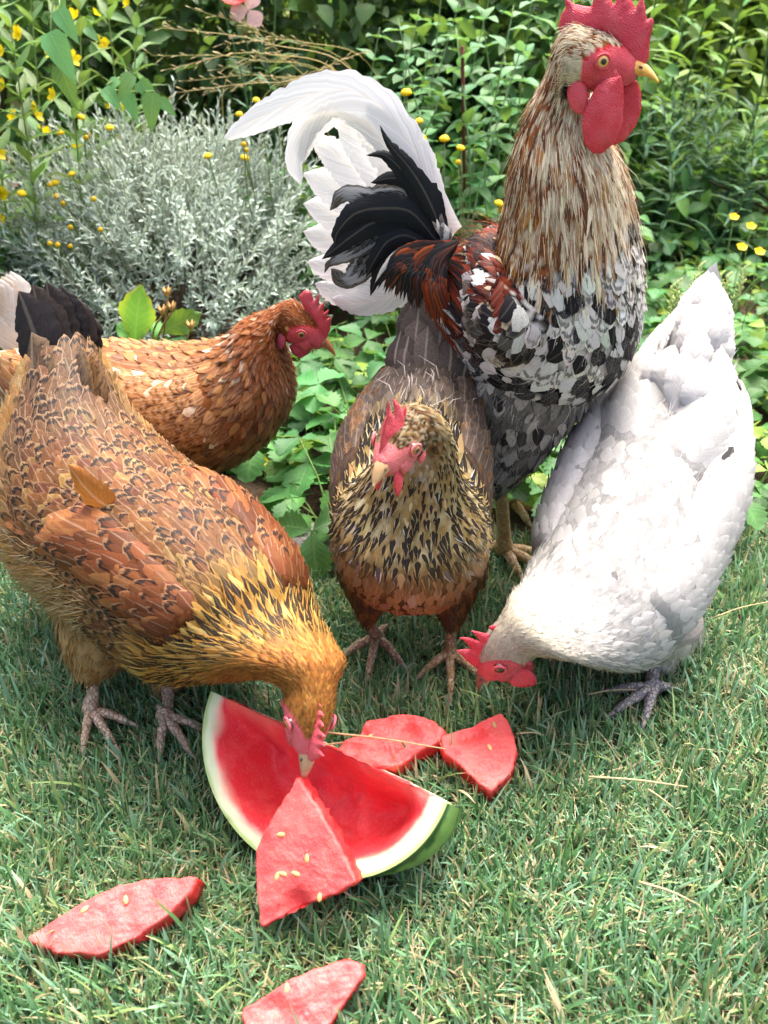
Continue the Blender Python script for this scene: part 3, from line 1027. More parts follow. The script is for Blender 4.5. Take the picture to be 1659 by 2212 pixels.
def grow_grass(n, xr, yr, hmin, hmax, wid, lean, palette, probs, seed, mask=None, clump=0.0, flat=0.0):
    rg = np.random.default_rng(seed)
    x = rg.uniform(*xr, n); y = rg.uniform(*yr, n)
    if clump:
        k = max(1, n // 9); cx = rg.uniform(*xr, k); cy = rg.uniform(*yr, k)
        i = rg.integers(0, k, n); x = np.where(rg.random(n) < clump, cx[i] + rg.normal(0, .007, n), x); y = np.where(rg.random(n) < clump, cy[i] + rg.normal(0, .007, n), y)
    ok = np.ones(n, bool)
    if mask is not None: ok = mask(x, y)
    x, y = x[ok], y[ok]; n = len(x)
    P = np.stack([x, y, np.zeros(n)], 1)
    patch = vnoise(P, 9, 2); patch2 = vnoise(P, 22, 5)
    h = rg.uniform(hmin, hmax, n) * (1 + .22 * patch) * np.where(rg.random(n) < .06, 1.5, 1)
    for fx, fy in FEET:
        dd = np.hypot(x - fx, y - fy); h *= 1 - .42 * np.exp(-(dd / .055) ** 4)
    w = wid * rg.uniform(.6, 1.35, n)
    az = rg.uniform(0, 2 * math.pi, n) * .8 + patch * 1.6
    ln = np.abs(rg.normal(lean, .32, n)) + flat * (patch2 > .25)
    d = np.stack([np.cos(az), np.sin(az), np.zeros(n)], 1)
    sd = np.stack([-np.sin(az + rg.normal(0, .7, n)), np.cos(az), np.zeros(n)], 1)
    V = np.zeros((n, 5, 2, 3)); UV = np.zeros((n, 5, 2, 3))
    rn = rg.random(n)
    bendv = rg.uniform(.4, 1.6, n)
    for k in range(5):
        u = k / 4
        a = np.clip(ln * (.35 + bendv * u), 0, 1.75)
        if k == 0: c = P + np.array([0, 0, -.004])
        else: c = c + (d * np.sin(a)[:, None] + np.array([0, 0, 1]) * np.cos(a)[:, None]) * (h / 4)[:, None]
        c[:, 2] = np.maximum(c[:, 2], -.004 if k == 0 else .0015 + .003 * rn)
        ww = w * (1.0, 1.0, .9, .65, .10)[k] * .5
        V[:, k, 0] = c - sd * ww[:, None]; V[:, k, 1] = c + sd * ww[:, None]
        UV[:, k, 0] = np.stack([np.full(n, u), np.full(n, -1.0), rn], 1); UV[:, k, 1] = np.stack([np.full(n, u), np.full(n, 1.0), rn], 1)
    b = (np.arange(n) * 10)[:, None, None]
    q = np.array([[2 * k, 2 * k + 1, 2 * k + 3, 2 * k + 2] for k in range(4)])
    Q = (b + q[None]).reshape(-1, 4)
    dry = np.clip(.08 * patch + .10 * patch2 + .10 * (x - .25), 0, .25)
    cp = np.cumsum(probs) / np.sum(probs)
    r2 = np.clip(rg.random(n) + dry, 0, .999)
    pal = np.asarray(palette)
    col = pal[np.searchsorted(cp, r2)] * rg.uniform(.72, 1.28, (n, 1))
    col = np.repeat(col, 10, axis=0).reshape(n, 5, 2, 3)
    tipd = (rg.random(n) < .22)[:, None, None]
    col[:, 4] = np.where(tipd, C('#b9ad84'), col[:, 4])
    return V.reshape(-1, 3), Q, dict(fuv=UV.reshape(-1, 3), ca=rgba(col.reshape(-1, 3)))

GR = [C('#578250'), C('#679465'), C('#80a888'), C('#849e60'), C('#487046'), C('#929868'), C('#b0a47c'), C('#c0b28e')]
def lawn_mask(x, y):
    e = np.array([bed_edge(v) for v in x])
    ok = y < e + .015
    for p in MELON_FOOT: ok &= ~inside(p, x, y)
    return ok
def build_grass():
    view = lambda x, y: lawn_mask(x, y) & (np.abs(x) < .16 + .56 * (y + .06)) & (y > .24)
    away = lambda x, y: lawn_mask(x, y) & ~((np.abs(x) < .16 + .56 * (y + .06)) & (y > .24))
    parts = [
        grow_grass(84000, (-.78, .78), (.24, 1.10), .018, .036, .0022, .55, GR, [.22, .23, .19, .10, .15, .05, .03, .03], 1, view, .45, .4),
        grow_grass(14000, (-.78, .78), (.24, 1.10), .030, .054, .0030, .40, GR, [.24, .25, .20, .12, .13, .04, .01, .01], 2, view, .4),
        grow_grass(34000, (-.78, .78), (.24, 1.10), .014, .038, .0017, 1.25, GR, [.14, .14, .10, .08, .08, .14, .17, .15], 3, view),
        grow_grass(60000, (-2.3, 2.3), (-1.4, 1.12), .03, .05, .0042, .4, GR, [.20, .21, .15, .12, .14, .07, .06, .05], 4, away, .3),
    ]
    V, Q, A = merge(parts)
    o = link('grass', fast_mesh('grass', V, Q, A), M['grass'])
    tag(o, 'short green lawn grass with dry straw-coloured blades in it', 'grass', kind='stuff')

# ------------------------------------------------------------------ leaves
def leaf_arrays(L, W, prof, rows=10, teeth=0, fold=.25, droop=.25, col=(.06, .15, .03), seed=0, wave=0.0, nc=5, edgec=None, tdepth=.16):
    rg = np.random.default_rng(seed)
    us = np.linspace(0, 1, rows); vs_ = np.linspace(-1, 1, nc)
    V = np.zeros((rows, nc, 3)); UV = np.zeros((rows, nc, 3)); cc = np.zeros((rows, nc, 3))
    r = rg.random()
    for i, u in enumerate(us):
        w = prof(u) * W * .5
        if teeth and 0 < i < rows - 1: w *= (1 + tdepth * .4) if i % 2 else (1 - tdepth)
        for j, v in enumerate(vs_):
            z = abs(v) * w * fold - droop * L * u * u + wave * L * math.sin(u * 9 + seed) * abs(v) ** 2 * .5
            V[i, j] = (L * u + (abs(v) * .04 * L if teeth and i % 2 else 0), v * w, z)
            UV[i, j] = (u, v, r)
            cc[i, j] = col if edgec is None else mixc(np.asarray(col), np.asarray(edgec), np.array(max(0, abs(v) - .5) * 2 * u))
    idx = np.arange(rows * nc).reshape(rows, nc)
    Q = np.stack([idx[:-1, :-1], idx[:-1, 1:], idx[1:, 1:], idx[1:, :-1]], -1).reshape(-1, 4)
    return V.reshape(-1, 3), Q, dict(fuv=UV.reshape(-1, 3), ca=rgba(cc.reshape(-1, 3)))

def xf(arr, Mx):
    V, Q, A = arr
    Mx = np.array(Mx)
    return V @ Mx[:3, :3].T + Mx[:3, 3], Q, A

def tube_arr(pts, rad, col, n=5):
    mb = MB(); mb.tube(pts, rad, n, col, cap=False)
    V = np.array(mb.v); Q = np.array([f for f in mb.f])
    uv = np.zeros((len(V), 3)); uv[:, 1] = .5
    return V, Q, dict(fuv=uv, ca=np.array(mb.c))

ovate = lambda u: (math.sin(math.pi * min(1, u ** .72)) ** .8) * 1.0 if 0 < u < 1 else .02
obov = lambda u: (math.sin(math.pi * u ** 1.35) ** .75) if 0 < u < 1 else .03
lance = lambda u: (math.sin(math.pi * u ** .8) ** 1.1) if 0 < u < 1 else .02
linear = lambda u: (min(1, u * 6) * min(1, (1 - u) * 2.2) + .02)
def arrow(u):
    if u < .14: return .55 + u * 2.2
    return max(.02, (1 - ((u - .14) / .86) ** 1.5) * .88)

def orient(pos, d, up, s=1.0):
    """matrix: local x -> d, local z close to up"""
    d = Vector(d).normalized(); up = Vector(up)
    y = up.cross(d)
    if y.length < 1e-4: y = Vector((0, 1, 0)).cross(d)
    y.normalize(); z = d.cross(y)
    m = Matrix(((d.x, y.x, z.x, pos[0]), (d.y, y.y, z.y, pos[1]), (d.z, y.z, z.z, pos[2]), (0, 0, 0, 1)))
    return m @ Matrix.Scale(s, 4)

def child(name, me, mat, root, Mw):
    """a part placed by its world matrix"""
    o = link(name, me, mat, root)
    o.matrix_local = root.matrix_basis.inverted() @ Mw if root.parent is None else Mw
    return o

# ---------------- strawberry leaves
SB = [C('#437a42'), C('#4f884a'), C('#396b3a'), C('#5c9148'), C('#86a646')]
def strawberry_leaf(seed):
    rg = random.Random(seed)
    col = SB[seed % 5]
    h = rg.uniform(.045, .10); out = rg.uniform(.02, .06)
    pts = catmull(np.array([(0, 0, 0), (out * .3, 0, h * .55), (out, 0, h)]), 6)
    parts = [tube_arr(pts, np.linspace(.0013, .0009, 6), C('#7c9a58'), 4)]
    top = pts[-1]; s = rg.uniform(.85, 1.25)
    tilt = rg.uniform(-.15, .5)
    for k, a in enumerate((0, 105, -105)):
        a = R(a + rg.uniform(-12, 12)); Ls = .045 * s * (1.0 if k == 0 else .88)
        arr = leaf_arrays(Ls, Ls * .84, obov, 15, 1, .22 + .15 * rg.random(), .12 + .18 * rg.random(), col * rg.uniform(.9, 1.1), seed * 7 + k, .06)
        m = orient(top, (math.cos(a), math.sin(a), -.12 - tilt * math.cos(a)), (tilt * .5, 0, 1))
        parts.append(xf(arr, m))
    V, Q, A = merge(parts)
    return fast_mesh('leaf', V, Q, A)
sb_mesh = [strawberry_leaf(i) for i in range(12)]
for me in sb_mesh: me.materials.append(M['leaf'])

BIRD_SPOTS = [(.17, .97, .10), (-.22, 1.05, .10), (-.30, .80, .16), (.03, .82, .12), (.30, .82, .15), (-.33, 1.05, .08)]
def clear_of_birds(x, y, r=0.0):
    return all((x - bx) ** 2 + (y - by) ** 2 > (br + r) ** 2 for bx, by, br in BIRD_SPOTS)

def strawberry_plant(x, y, n, seed, scale=1.0):
    rg = random.Random(seed)
    root = empty('strawberry_plant', (x, y, -.008))
    zone = ('behind the speckled gold hen at the left edge' if x < -.36 else 'between the ginger hen and the striped hen' if x < .13 and y < 1.6 else
            'beside the rooster and the white hen' if y < 1.45 else 'at the far right of the bed')
    tag(root, 'low strawberry plant with toothed three-part leaves ' + zone, 'plant', 'strawberry plants ' + zone)
    for k in range(n):
        o = link('leaf', rg.choice(sb_mesh), None, root)
        s = scale * rg.uniform(.75, 1.2)
        o.location = (rg.uniform(-.02, .02), rg.uniform(-.02, .02), 0)
        o.rotation_euler = (rg.uniform(-.25, .25), rg.uniform(-.1, .45), k * 2 * math.pi / n + rg.uniform(-.4, .4))
        o.scale = (s, s, s)
    return root

rgp = random.Random(5)
_spots = []
def try_spot(x, y, dmin):
    if all((x - a) ** 2 + (y - b) ** 2 > dmin * dmin for a, b in _spots):
        _spots.append((x, y)); return True
    return False
SHRUB_C = (-.46, 1.78)
cnt = 0
for _ in range(6000):
    y = .98 + 1.55 * rgp.random() ** 1.2
    x = rgp.uniform(-.75, 1.35) * (.55 + .45 * (y - .9))
    if y < bed_edge(x) + .03: continue
    if not clear_of_birds(x, y, .015): continue
    if ((x - SHRUB_C[0]) / .44) ** 2 + ((y - SHRUB_C[1]) / .36) ** 2 < 1: continue
    if x < .30 and y > 1.55 + .2 * rgp.random(): continue
    if x > .3 and y > 2.5: continue
    if try_spot(x, y, .074 + .02 * (y - 1)):
        strawberry_plant(x, y, rgp.randint(8, 11), 1000 + cnt, rgp.uniform(.85, 1.15) * (1.05 if x < .3 else .95)); cnt += 1
    if cnt > 210: break

# ---------------- silver shrub
SG = [C('#b4c4ba'), C('#c0cec4'), C('#a8bab0'), C('#c8d4ca')]
def sprig_mesh(seed):
    rg = random.Random(seed)
    parts = []
    def branch(p0, d, L, nleaf):
        d = Vector(d).normalized()
        p1 = Vector(p0) + d * L * .5 + Vector((rg.uniform(-.008, .008), rg.uniform(-.008, .008), .004)); p2 = p1 + d * L * .5 + Vector((rg.uniform(-.012, .012), rg.uniform(-.012, .012), .012))
        pts = catmull(np.array([p0, p1, p2]), 7)
        parts.append(tube_arr(pts, np.linspace(.0016, .0009, 7), C('#a9b0a0'), 4))
        for k in range(nleaf):
            u = .12 + .88 * (k + .5) / nleaf
            i = u * 6; i0 = min(5, int(i)); f = i - i0
            p = pts[i0] * (1 - f) + pts[i0 + 1] * f
            a = k * 2.4 + rg.uniform(-.4, .4)
            e1 = d.orthogonal().normalized(); e2 = d.cross(e1)
            el = .75 - .35 * u + rg.uniform(-.15, .15)
            dr = (e1 * math.cos(a) + e2 * math.sin(a)) * math.sin(el * 1.3) + d * math.cos(el * 1.3)
            Lf = rg.uniform(.015, .026) * (1 - .35 * u)
            arr = leaf_arrays(Lf, .0042, linear, 8, 1, .5, rg.uniform(-.15, .2), SG[rg.randrange(4)], seed + k, 0, 3, None, .45)
            parts.append(xf(arr, orient(p, dr, d + Vector((0, 0, .3)))))
    branch((0, 0, 0), (0, 0, 1), rg.uniform(.15, .20), 22)
    for k in range(4):
        a = k * 1.9 + rg.random(); z = rg.uniform(.04, .11)
        branch((0, 0, z), (math.cos(a) * .7, math.sin(a) * .7, 1), rg.uniform(.06, .10), 13)
    V, Q, A = merge(parts)
    me = fast_mesh('sprig', V, Q, A, smooth=False); me.materials.append(M['matte_leaf'])
    return me
sprigs = [sprig_mesh(100 + i) for i in range(8)]
def silver_shrub():
    rg = random.Random(77)
    root = empty('silver_shrub', (SHRUB_C[0], SHRUB_C[1], 0))
    tag(root, 'rounded silver-grey shrub with tiny felted leaves behind the ginger hen', 'shrub')
    n = 300
    for k in range(n):
        # golden-angle cover of a squashed dome
        t = (k + .5) / n
        cz = t ** .8
        a = k * 2.39996 + rg.uniform(-.2, .2)
        rxy = math.sqrt(max(0, 1 - cz * cz))
        nx, ny = rxy * math.cos(a), rxy * math.sin(a)
        inner = rg.uniform(.50, .80)
        p = Vector((nx * .40 * inner, ny * .34 * inner, max(0.0, cz * .33 * inner - .02)))
        d = Vector((nx * .75, ny * .75, cz * .9 + .40)).normalized()
        q = Vector((0, 0, 1)).rotation_difference(d)
        o = link('sprig', sprigs[k % 8], None, root)
        s = rg.uniform(.85, 1.2)
        o.matrix_local = Matrix.Translation(p) @ q.to_matrix().to_4x4() @ Matrix.Rotation(rg.uniform(0, 6.28), 4, 'Z') @ Matrix.Scale(s, 4)
    # bare lower twigs
    mb = MB()
    for k in range(70):
        a = rg.uniform(0, 6.28); r = rg.uniform(.05, .30)
        e = Vector((math.cos(a) * r * 1.2, math.sin(a) * r, rg.uniform(.08, .24)))
        mb.tube(catmull(np.array([(e.x * .3, e.y * .3, -.01), (e.x * .7, e.y * .7, e.z * .4), e]), 5), [.0028, .0024, .002, .0016, .001], 5, C('#6b5f50'))
    mb.build('twigs', M['dry'], root)
    return root

def dome_head(r, h, col, n=10, m=4, col2=None):
    mb = MB(); V = [(0, 0, h)]; cc = [col]
    for i in range(1, m + 1):
        a = i / m * math.pi * .58
        for j in range(n):
            b = 2 * math.pi * j / n
            rr_ = r * math.sin(a) / math.sin(math.pi * .5) * (1 + .07 * math.sin(j * 5.3 + i * 2))
            V.append((rr_ * math.cos(b), rr_ * math.sin(b), h * math.cos(a))); cc.append(col if i < m else (col2 if col2 is not None else col * .6))
    V.append((0, 0, -h * .5)); cc.append(C('#7d8a3a'))
    F = [(0, 1 + j, 1 + (j + 1) % n) for j in range(n)]
    for i in range(m - 1):
        for j in range(n): F.append((1 + i * n + j, 1 + (i + 1) * n + j, 1 + (i + 1) * n + (j + 1) % n, 1 + i * n + (j + 1) % n))
    for j in range(n): F.append((1 + (m - 1) * n + j, len(V) - 1, 1 + (m - 1) * n + (j + 1) % n))
    mb.add(V, F, np.array(cc)); return mb
YEL, YEL2 = C('#e6c81e'), C('#c9a818')
button_mesh = dome_head(.0085, .0055, YEL, 12, 4, C('#a8982a')).mesh('flower_head'); button_mesh.materials.append(M['petal'])
bud_mesh = dome_head(.0055, .0058, YEL2, 10, 4, C('#8f9a3a')).mesh('flower_head'); bud_mesh.materials.append(M['petal'])

def button_stem(head_pt, base, r, seed, root=None, bud=False, label=None, group=None):
    rg = random.Random(seed)
    hp, bp = Vector(head_pt), Vector(base)
    mid = (hp + bp) / 2 + Vector((rg.uniform(-.01, .01), rg.uniform(-.01, .01), .005))
    own = root is None
    if own:
        root = empty('yellow_button_flower', tuple(bp)); tag(root, label, 'flower', group)
    off = Vector(root.location)
    mb = MB(); mb.tube(catmull(np.array([bp - off, mid - off, hp - off]), 7), .0011, 5, C('#66784a'))
    st = mb.build('stem' if own else 'flower_stem', M['stem'], root)
    h = link('flower_head', bud_mesh if bud else button_mesh, None, root if own else st)
    h.matrix_local = orient(hp - off, Vector((1, 0, rg.uniform(-.3, .3))), Vector((rg.uniform(-.4, .4), -.25, 1)), r)
    return root

# ---------------- upright leafy stems
def stalk(name, label, cat, group, base, top, nnode, leafset, leafL, opp=True, mat='leaf', seed=0, stemr=.0024, stemc=C('#5d7a42'), bend=.03, start=.12, el=(55, 80), droop=0.0, flower=None, taper=.4, per=2):
    rg = random.Random(seed)
    base = Vector(base); top = Vector(top)
    root = empty(name, tuple(base)); tag(root, label, cat, group)
    d = top - base
    mid = d * .5 + Vector((rg.uniform(-bend, bend), rg.uniform(-bend, bend), 0))
    pts = catmull(np.array([(0, 0, -.01), mid, d]), 12)
    mb = MB(); mb.tube(pts, np.linspace(stemr, stemr * .5, 12), 6, stemc)
    mb.build('stem', M['stem'], root)
    for k in range(nnode):
        u = start + (1 - start) * (k + .6) / nnode
        i = u * 11; i0 = min(10, int(i)); f = i - i0
        p = pts[i0] * (1 - f) + pts[i0 + 1] * f
        T = Vector(pts[i0 + 1] - pts[i0]).normalized()
        a0 = k * (math.pi / 2 if opp else 2.4) + rg.uniform(-.5, .5)
        for q in range(per if opp else 1):
            a = a0 + q * 2 * math.pi / (per if opp else 1)
            e1 = T.orthogonal().normalized(); e2 = T.cross(e1)
            ang = R(rg.uniform(*el)) * (1 - .35 * u)
            dr = (e1 * math.cos(a) + e2 * math.sin(a)) * math.sin(ang) + T * math.cos(ang) - Vector((0, 0, droop))
            s = leafL * (1 - taper * u) * rg.uniform(.8, 1.15)
            o = link('leaf', rg.choice(leafset), None, root)
            o.matrix_local = orient(p, dr, Vector((0, 0, 1)) + T * .3, s)
    if flower: flower(root, pts, rg)
    return root

def leafset(name, n, W, prof, cols, rows=10, teeth=0, fold=.3, droop=.25, mat='leaf', seed=0, wave=.05):
    out = []
    for i in range(n):
        V, Q, A = leaf_arrays(1.0, W, prof, rows, teeth, fold, droop * (0.4 + i / n), cols[i % len(cols)], seed + i, wave)
        me = fast_mesh('leaf', V, Q, A); me.materials.append(M[mat]); out.append(me)
    return out
LS_LOOSE = leafset('l', 5, .30, lance, [C('#5f8348'), C('#537842'), C('#6d8c52')], 10, 0, .3, .3, seed=11)
LS_MINT = leafset('l', 5, .62, ovate, [C('#4f8a52'), C('#447a48'), C('#5c955c')], 10, 0, .3, .3, seed=21)
LS_ASTER = leafset('l', 5, .15, lance, [C('#3f6d4e'), C('#356044'), C('#4c7a58')], 9, 0, .35, .35, seed=31)
LS_LONG = leafset('l', 5, .24, lance, [C('#5c8a3e'), C('#76a046'), C('#4c7a38')], 10, 0, .3, .45, seed=41)
LS_ROUND = leafset('l', 5, .80, ovate, [C('#2f5a2e'), C('#3a6834'), C('#284f2a')], 10, 0, .25, .2, seed=51)

def petal_flower(n, L, W, col, cc=C('#c79a1e'), cup=.5):
    parts = []
    for k in range(n):
        a = 2 * math.pi * k / n
        arr = leaf_arrays(L, W, obov, 7, 0, .2, -cup * .3, col, k, .05)
        parts.append(xf(arr, orient((0, 0, 0), (math.cos(a), math.sin(a), cup), (0, 0, 1))))
    V, Q, A = merge(parts)
    me = fast_mesh('flower', V, Q, A); me.materials.append(M['petal'])
    return me
LOOSE_FL = petal_flower(5, .014, .0085, C('#e8cf1c'))
BUTTER_FL = petal_flower(5, .011, .010, C('#ecc814'), cup=.25)
WHITE_FL = petal_flower(5, .022, .018, C('#d9d6d2'), cup=.4)

def loose_flowers(root, pts, rg):
    for k in range(4):
        u = rg.uniform(.45, .98); i0 = min(10, int(u * 11)); p = Vector(pts[i0])
        a = rg.uniform(0, 6.28)
        d = Vector((math.cos(a), math.sin(a) - .5, .5)).normalized()
        o = link('flower', LOOSE_FL, None, root)
        o.matrix_local = orient(p + d * rg.uniform(.015, .035), Vector((0, 0, 1)).cross(d), d, rg.uniform(.8, 1.3))

def bush(name, label, c, rx, ry, rz, n, leafL, leafW, cols, seed, shell=.55, stems=14, zmin=.02):
    """loose leafy bush: stems + a cloud of single leaves"""
    rg = np.random.default_rng(seed)
    root = empty(name, (c[0], c[1], 0)); tag(root, label, 'bush')
    d = rg.normal(0, 1, (n, 3)); d /= np.linalg.norm(d, axis=1)[:, None]
    r = rg.uniform(shell ** 3, 1, n) ** (1 / 3)
    r *= 1 + .22 * vnoise(d, 3.1, seed) + .12 * vnoise(d, 7, seed + 2)
    p = d * r[:, None] * np.array([rx, ry, rz]) + np.array([0, 0, c[2]])
    keep = (p[:, 2] > zmin) & (vnoise(p, 9 / max(rx, .3), seed + 5) > -.45); p, d = p[keep], d[keep]; n = len(p)
    dr = d * .6 + rg.normal(0, .6, (n, 3)) + np.array([0, -.1, -.25]); dr /= np.linalg.norm(dr, axis=1)[:, None]
    up = np.array([0, 0, 1.0]) + rg.normal(0, .45, (n, 3)); sd = np.cross(up, dr); sd /= np.linalg.norm(sd, axis=1)[:, None] + 1e-9
    nz = np.cross(dr, sd)
    L = leafL * rg.uniform(.6, 1.25, n); W = leafW * rg.uniform(.7, 1.2, n)
    V = np.zeros((n, 5, 3, 3)); UV = np.zeros((n, 5, 3, 3)); rn = rg.random(n)
    for k, (u, w) in enumerate(((0, .06), (.25, .8), (.5, 1.0), (.78, .62), (1, .03))):
        for j, v in enumerate((-1, 0, 1)):
            V[:, k, j] = p + dr * (L * u)[:, None] + sd * (W * .5 * w * v)[:, None] + nz * (W * .22 * w * abs(v) - L * .22 * u * u)[:, None]
            UV[:, k, j] = np.stack([np.full(n, u), np.full(n, float(v)), rn], 1)
    b = (np.arange(n) * 15)[:, None, None]
    q = np.array([[3 * i + j, 3 * i + j + 1, 3 * i + j + 4, 3 * i + j + 3] for i in range(4) for j in range(2)])
    Q = (b + q[None]).reshape(-1, 4)
    cols = np.asarray(cols)
    cc = cols[rg.integers(0, len(cols), n)] * rg.uniform(.7, 1.3, (n, 1))
    A = dict(fuv=UV.reshape(-1, 3), ca=rgba(np.repeat(cc, 15, axis=0)))
    tag(link('foliage', fast_mesh('foliage', V.reshape(-1, 3), Q, A), M['leaf'], root), kind='stuff')
    mb = MB(); rr_ = random.Random(seed)
    for k in range(stems):
        a = rr_.uniform(0, 6.28); q = rr_.uniform(.2, .9)
        e = (math.cos(a) * rx * q, math.sin(a) * ry * q, c[2] + rz * rr_.uniform(.1, .8))
        mb.tube(catmull(np.array([(e[0] * .15, e[1] * .15, -.02), (e[0] * .5, e[1] * .5, e[2] * .5), e]), 6), np.linspace(.006, .002, 6), 5, C('#4a3a2c'))
    mb.build('branches', M['stem'], root)
    return root
# ------------------------------------------------------------------ planting
shrub = silver_shrub()
_bt = [(175, 253, 0), (237, 276, 0), (131, 287, 0), (47, 418, 0), (155, 376, 0), (119, 395, 0), (108, 400, 1), (449, 337, 0), (517, 247, 0), (527, 313, 1), (532, 325, 1), (529, 341, 0), (554, 217, 0), (186, 298, 1), (192, 290, 1), (122, 425, 1), (136, 440, 1), (152, 492, 1), (108, 527, 1), (125, 530, 1), (152, 533, 1), (203, 431, 1), (217, 497, 1)]
for i, (x, y, bud) in enumerate(_bt):
    Y = 1.47 + .20 * (1 - (y - 210) / 330) + .02 * (i % 3)
    hp = D(x, y, Y); bp = (hp[0] * .9 - .02, Y + .10, max(.05, hp[2] - .22))
    button_stem(hp, bp, 0.85 + .1 * (i % 2), 300 + i, shrub, bool(bud))
_b2 = [(848, 221), (838, 217), (878, 200), (905, 262), (903, 290), (910, 300), (902, 309), (895, 312), (935, 377), (990, 352), (1078, 440), (1040, 505), (856, 245), (846, 252), (1082, 455), (995, 320), (960, 300), (905, 322)]
for i, (x, y) in enumerate(_b2):
    Y = 1.50 + .03 * (i % 4)
    hp = D(x, y, Y)
    button_stem(hp, (hp[0] + .02, Y + .03, 0), 0.9 + .1 * (i % 3), 400 + i, None, i % 5 == 4, 'small yellow button flower on a thin stem behind the white rooster tail', 'yellow button flowers behind the rooster')

# tall yellow-flowered stems on the left
for i, (x, y, Y, b) in enumerate([(115, -30, 1.62, (95, 430)), (20, 40, 1.60, (10, 400)), (165, -120, 1.75, (150, 380)), (300, -60, 1.85, (265, 300)), (60, -80, 1.80, (50, 350)), (-30, -40, 1.66, (-20, 420)), (215, -140, 1.95, (205, 300)), (-70, 60, 1.6, (-60, 460))]):
    t_ = D(x, y, Y); g = D(*b, Y)
    stalk('yellow_loosestrife', 'tall leafy stem with pointed leaves and yellow flowers at the left edge', 'plant', 'yellow flowered stems on the left', (g[0], Y, 0), t_, 15, LS_LOOSE, .085, True, seed=500 + i, start=.10, el=(45, 75), flower=loose_flowers, per=2 + i % 2, stemc=C('#7a8c52'))
# herb stems in the middle
_hm = [(860, 40), (905, 20), (955, -30), (1010, -60), (1065, -40), (1110, 10), (985, 60), (1040, 20), (925, 110), (1090, 120), (870, 130), (1150, -20), (1000, 150), (1060, 180), (820, 60), (1130, 90), (960, 190), (1025, 250)]
for i, (x, y) in enumerate(_hm):
    Y = 1.75 + .06 * (i % 5) + (.12 if y < 0 else 0)
    t_ = D(x, y, Y)
    stalk('mint_stem', 'upright green herb stem with paired oval leaves behind the rooster', 'plant', 'herb stems behind the rooster', (t_[0] * .93 + rgp.uniform(-.09, .09), Y + rgp.uniform(-.05, .08), 0), t_, 11, LS_MINT, .064, True, seed=600 + i, start=.10, el=(45, 105), droop=.3, taper=.40, bend=.07, stemc=C('#7f9a68'))
# narrow-leaved plants on the right
for i in range(30):
    u = rgp.random(); x = 1385 + 300 * (i + rgp.random()) / 30; yt = 190 + 110 * rgp.random() + 30 * (x > 1580)
    Y = 2.0 + .55 * u
    t_ = D(x, yt - 40 * u, Y)
    stalk('aster_stem', 'dark green narrow-leaved aster stem right of the rooster head', 'plant', 'aster stems on the right', (t_[0] * .96 + rgp.uniform(-.10, .06), Y + rgp.uniform(-.03, .10), 0), t_, 34, LS_ASTER, .095, False, seed=700 + i, start=.05, el=(45, 95), taper=.5, bend=.06, stemr=.002, stemc=C('#4f6a44'), droop=.15)
# long-leaved stems further back on the right
for i, (x, y, Y) in enumerate([(1250, -60, 2.3), (1440, -90, 2.2), (1500, -60, 2.4), (1560, -80, 2.3), (1620, -60, 2.5), (1400, -30, 2.5), (1680, -70, 2.3), (1210, 20, 2.1), (1590, 40, 2.6), (1480, 30, 2.6)]):
    t_ = D(x, y, Y)
    stalk('tall_perennial', 'tall perennial stem with long lance leaves in the back of the bed', 'plant', 'tall stems at the back right', (t_[0] * .97, Y, 0), t_, 16, LS_LONG, .13, False, seed=800 + i, start=.15, el=(40, 75), droop=.2, stemr=.004, stemc=C('#4d6a36'))

# arrow-leaved climber
def bindweed():
    root = empty('bindweed', tuple(D(210, 330, 1.55) * np.array([1, 1, 0])))
    tag(root, 'bindweed with large smooth arrow-shaped leaves climbing left of the silver shrub', 'plant')
    off = Vector(root.location)
    ls = leafset('l', 4, .62, arrow, [C('#4f8a52'), C('#5c9258'), C('#457c4a')], 12, 0, .18, .15, seed=61)
    spots = [((125, 20), (170, 95), .6), ((105, 70), (165, 180), 1.0), ((130, 140), (165, 240), 1.0), ((120, -40), (140, 30), 1), ((225, 190), (265, 240), 1), ((285, 160), (250, 225), .9), ((300, 175), (345, 225), 1), ((270, 200), (300, 265), .9), ((330, 200), (325, 290), .8), ((255, 170), (225, 205), .8), ((185, 60), (215, 90), .8), ((345, 215), (380, 250), .6)]
    prev = []
    for i, (a, b, s) in enumerate(spots):
        Y = 1.50 + .02 * (i % 4)
        p, q = Vector(D(*a, Y)), Vector(D(*b, Y - .015))
        L = (q - p).length
        o = link('leaf', ls[i % 4], None, root)
        o.matrix_local = orient(p - off, q - p, Vector((.3 * math.sin(i * 2), -1, .6)), L)
        prev.append(p)
    for chain in ([0, 3, 1, 2], [9, 4, 7, 8], [5, 6, 11]):
        pts = [prev[k] - off for k in chain]
        mb = MB(); mb.tube(catmull(np.array([p + Vector((0, .01, 0)) for p in pts]), 16), .0013, 5, C('#6b8a4e')); mb.build('vine', M['stem'], root)
bindweed()

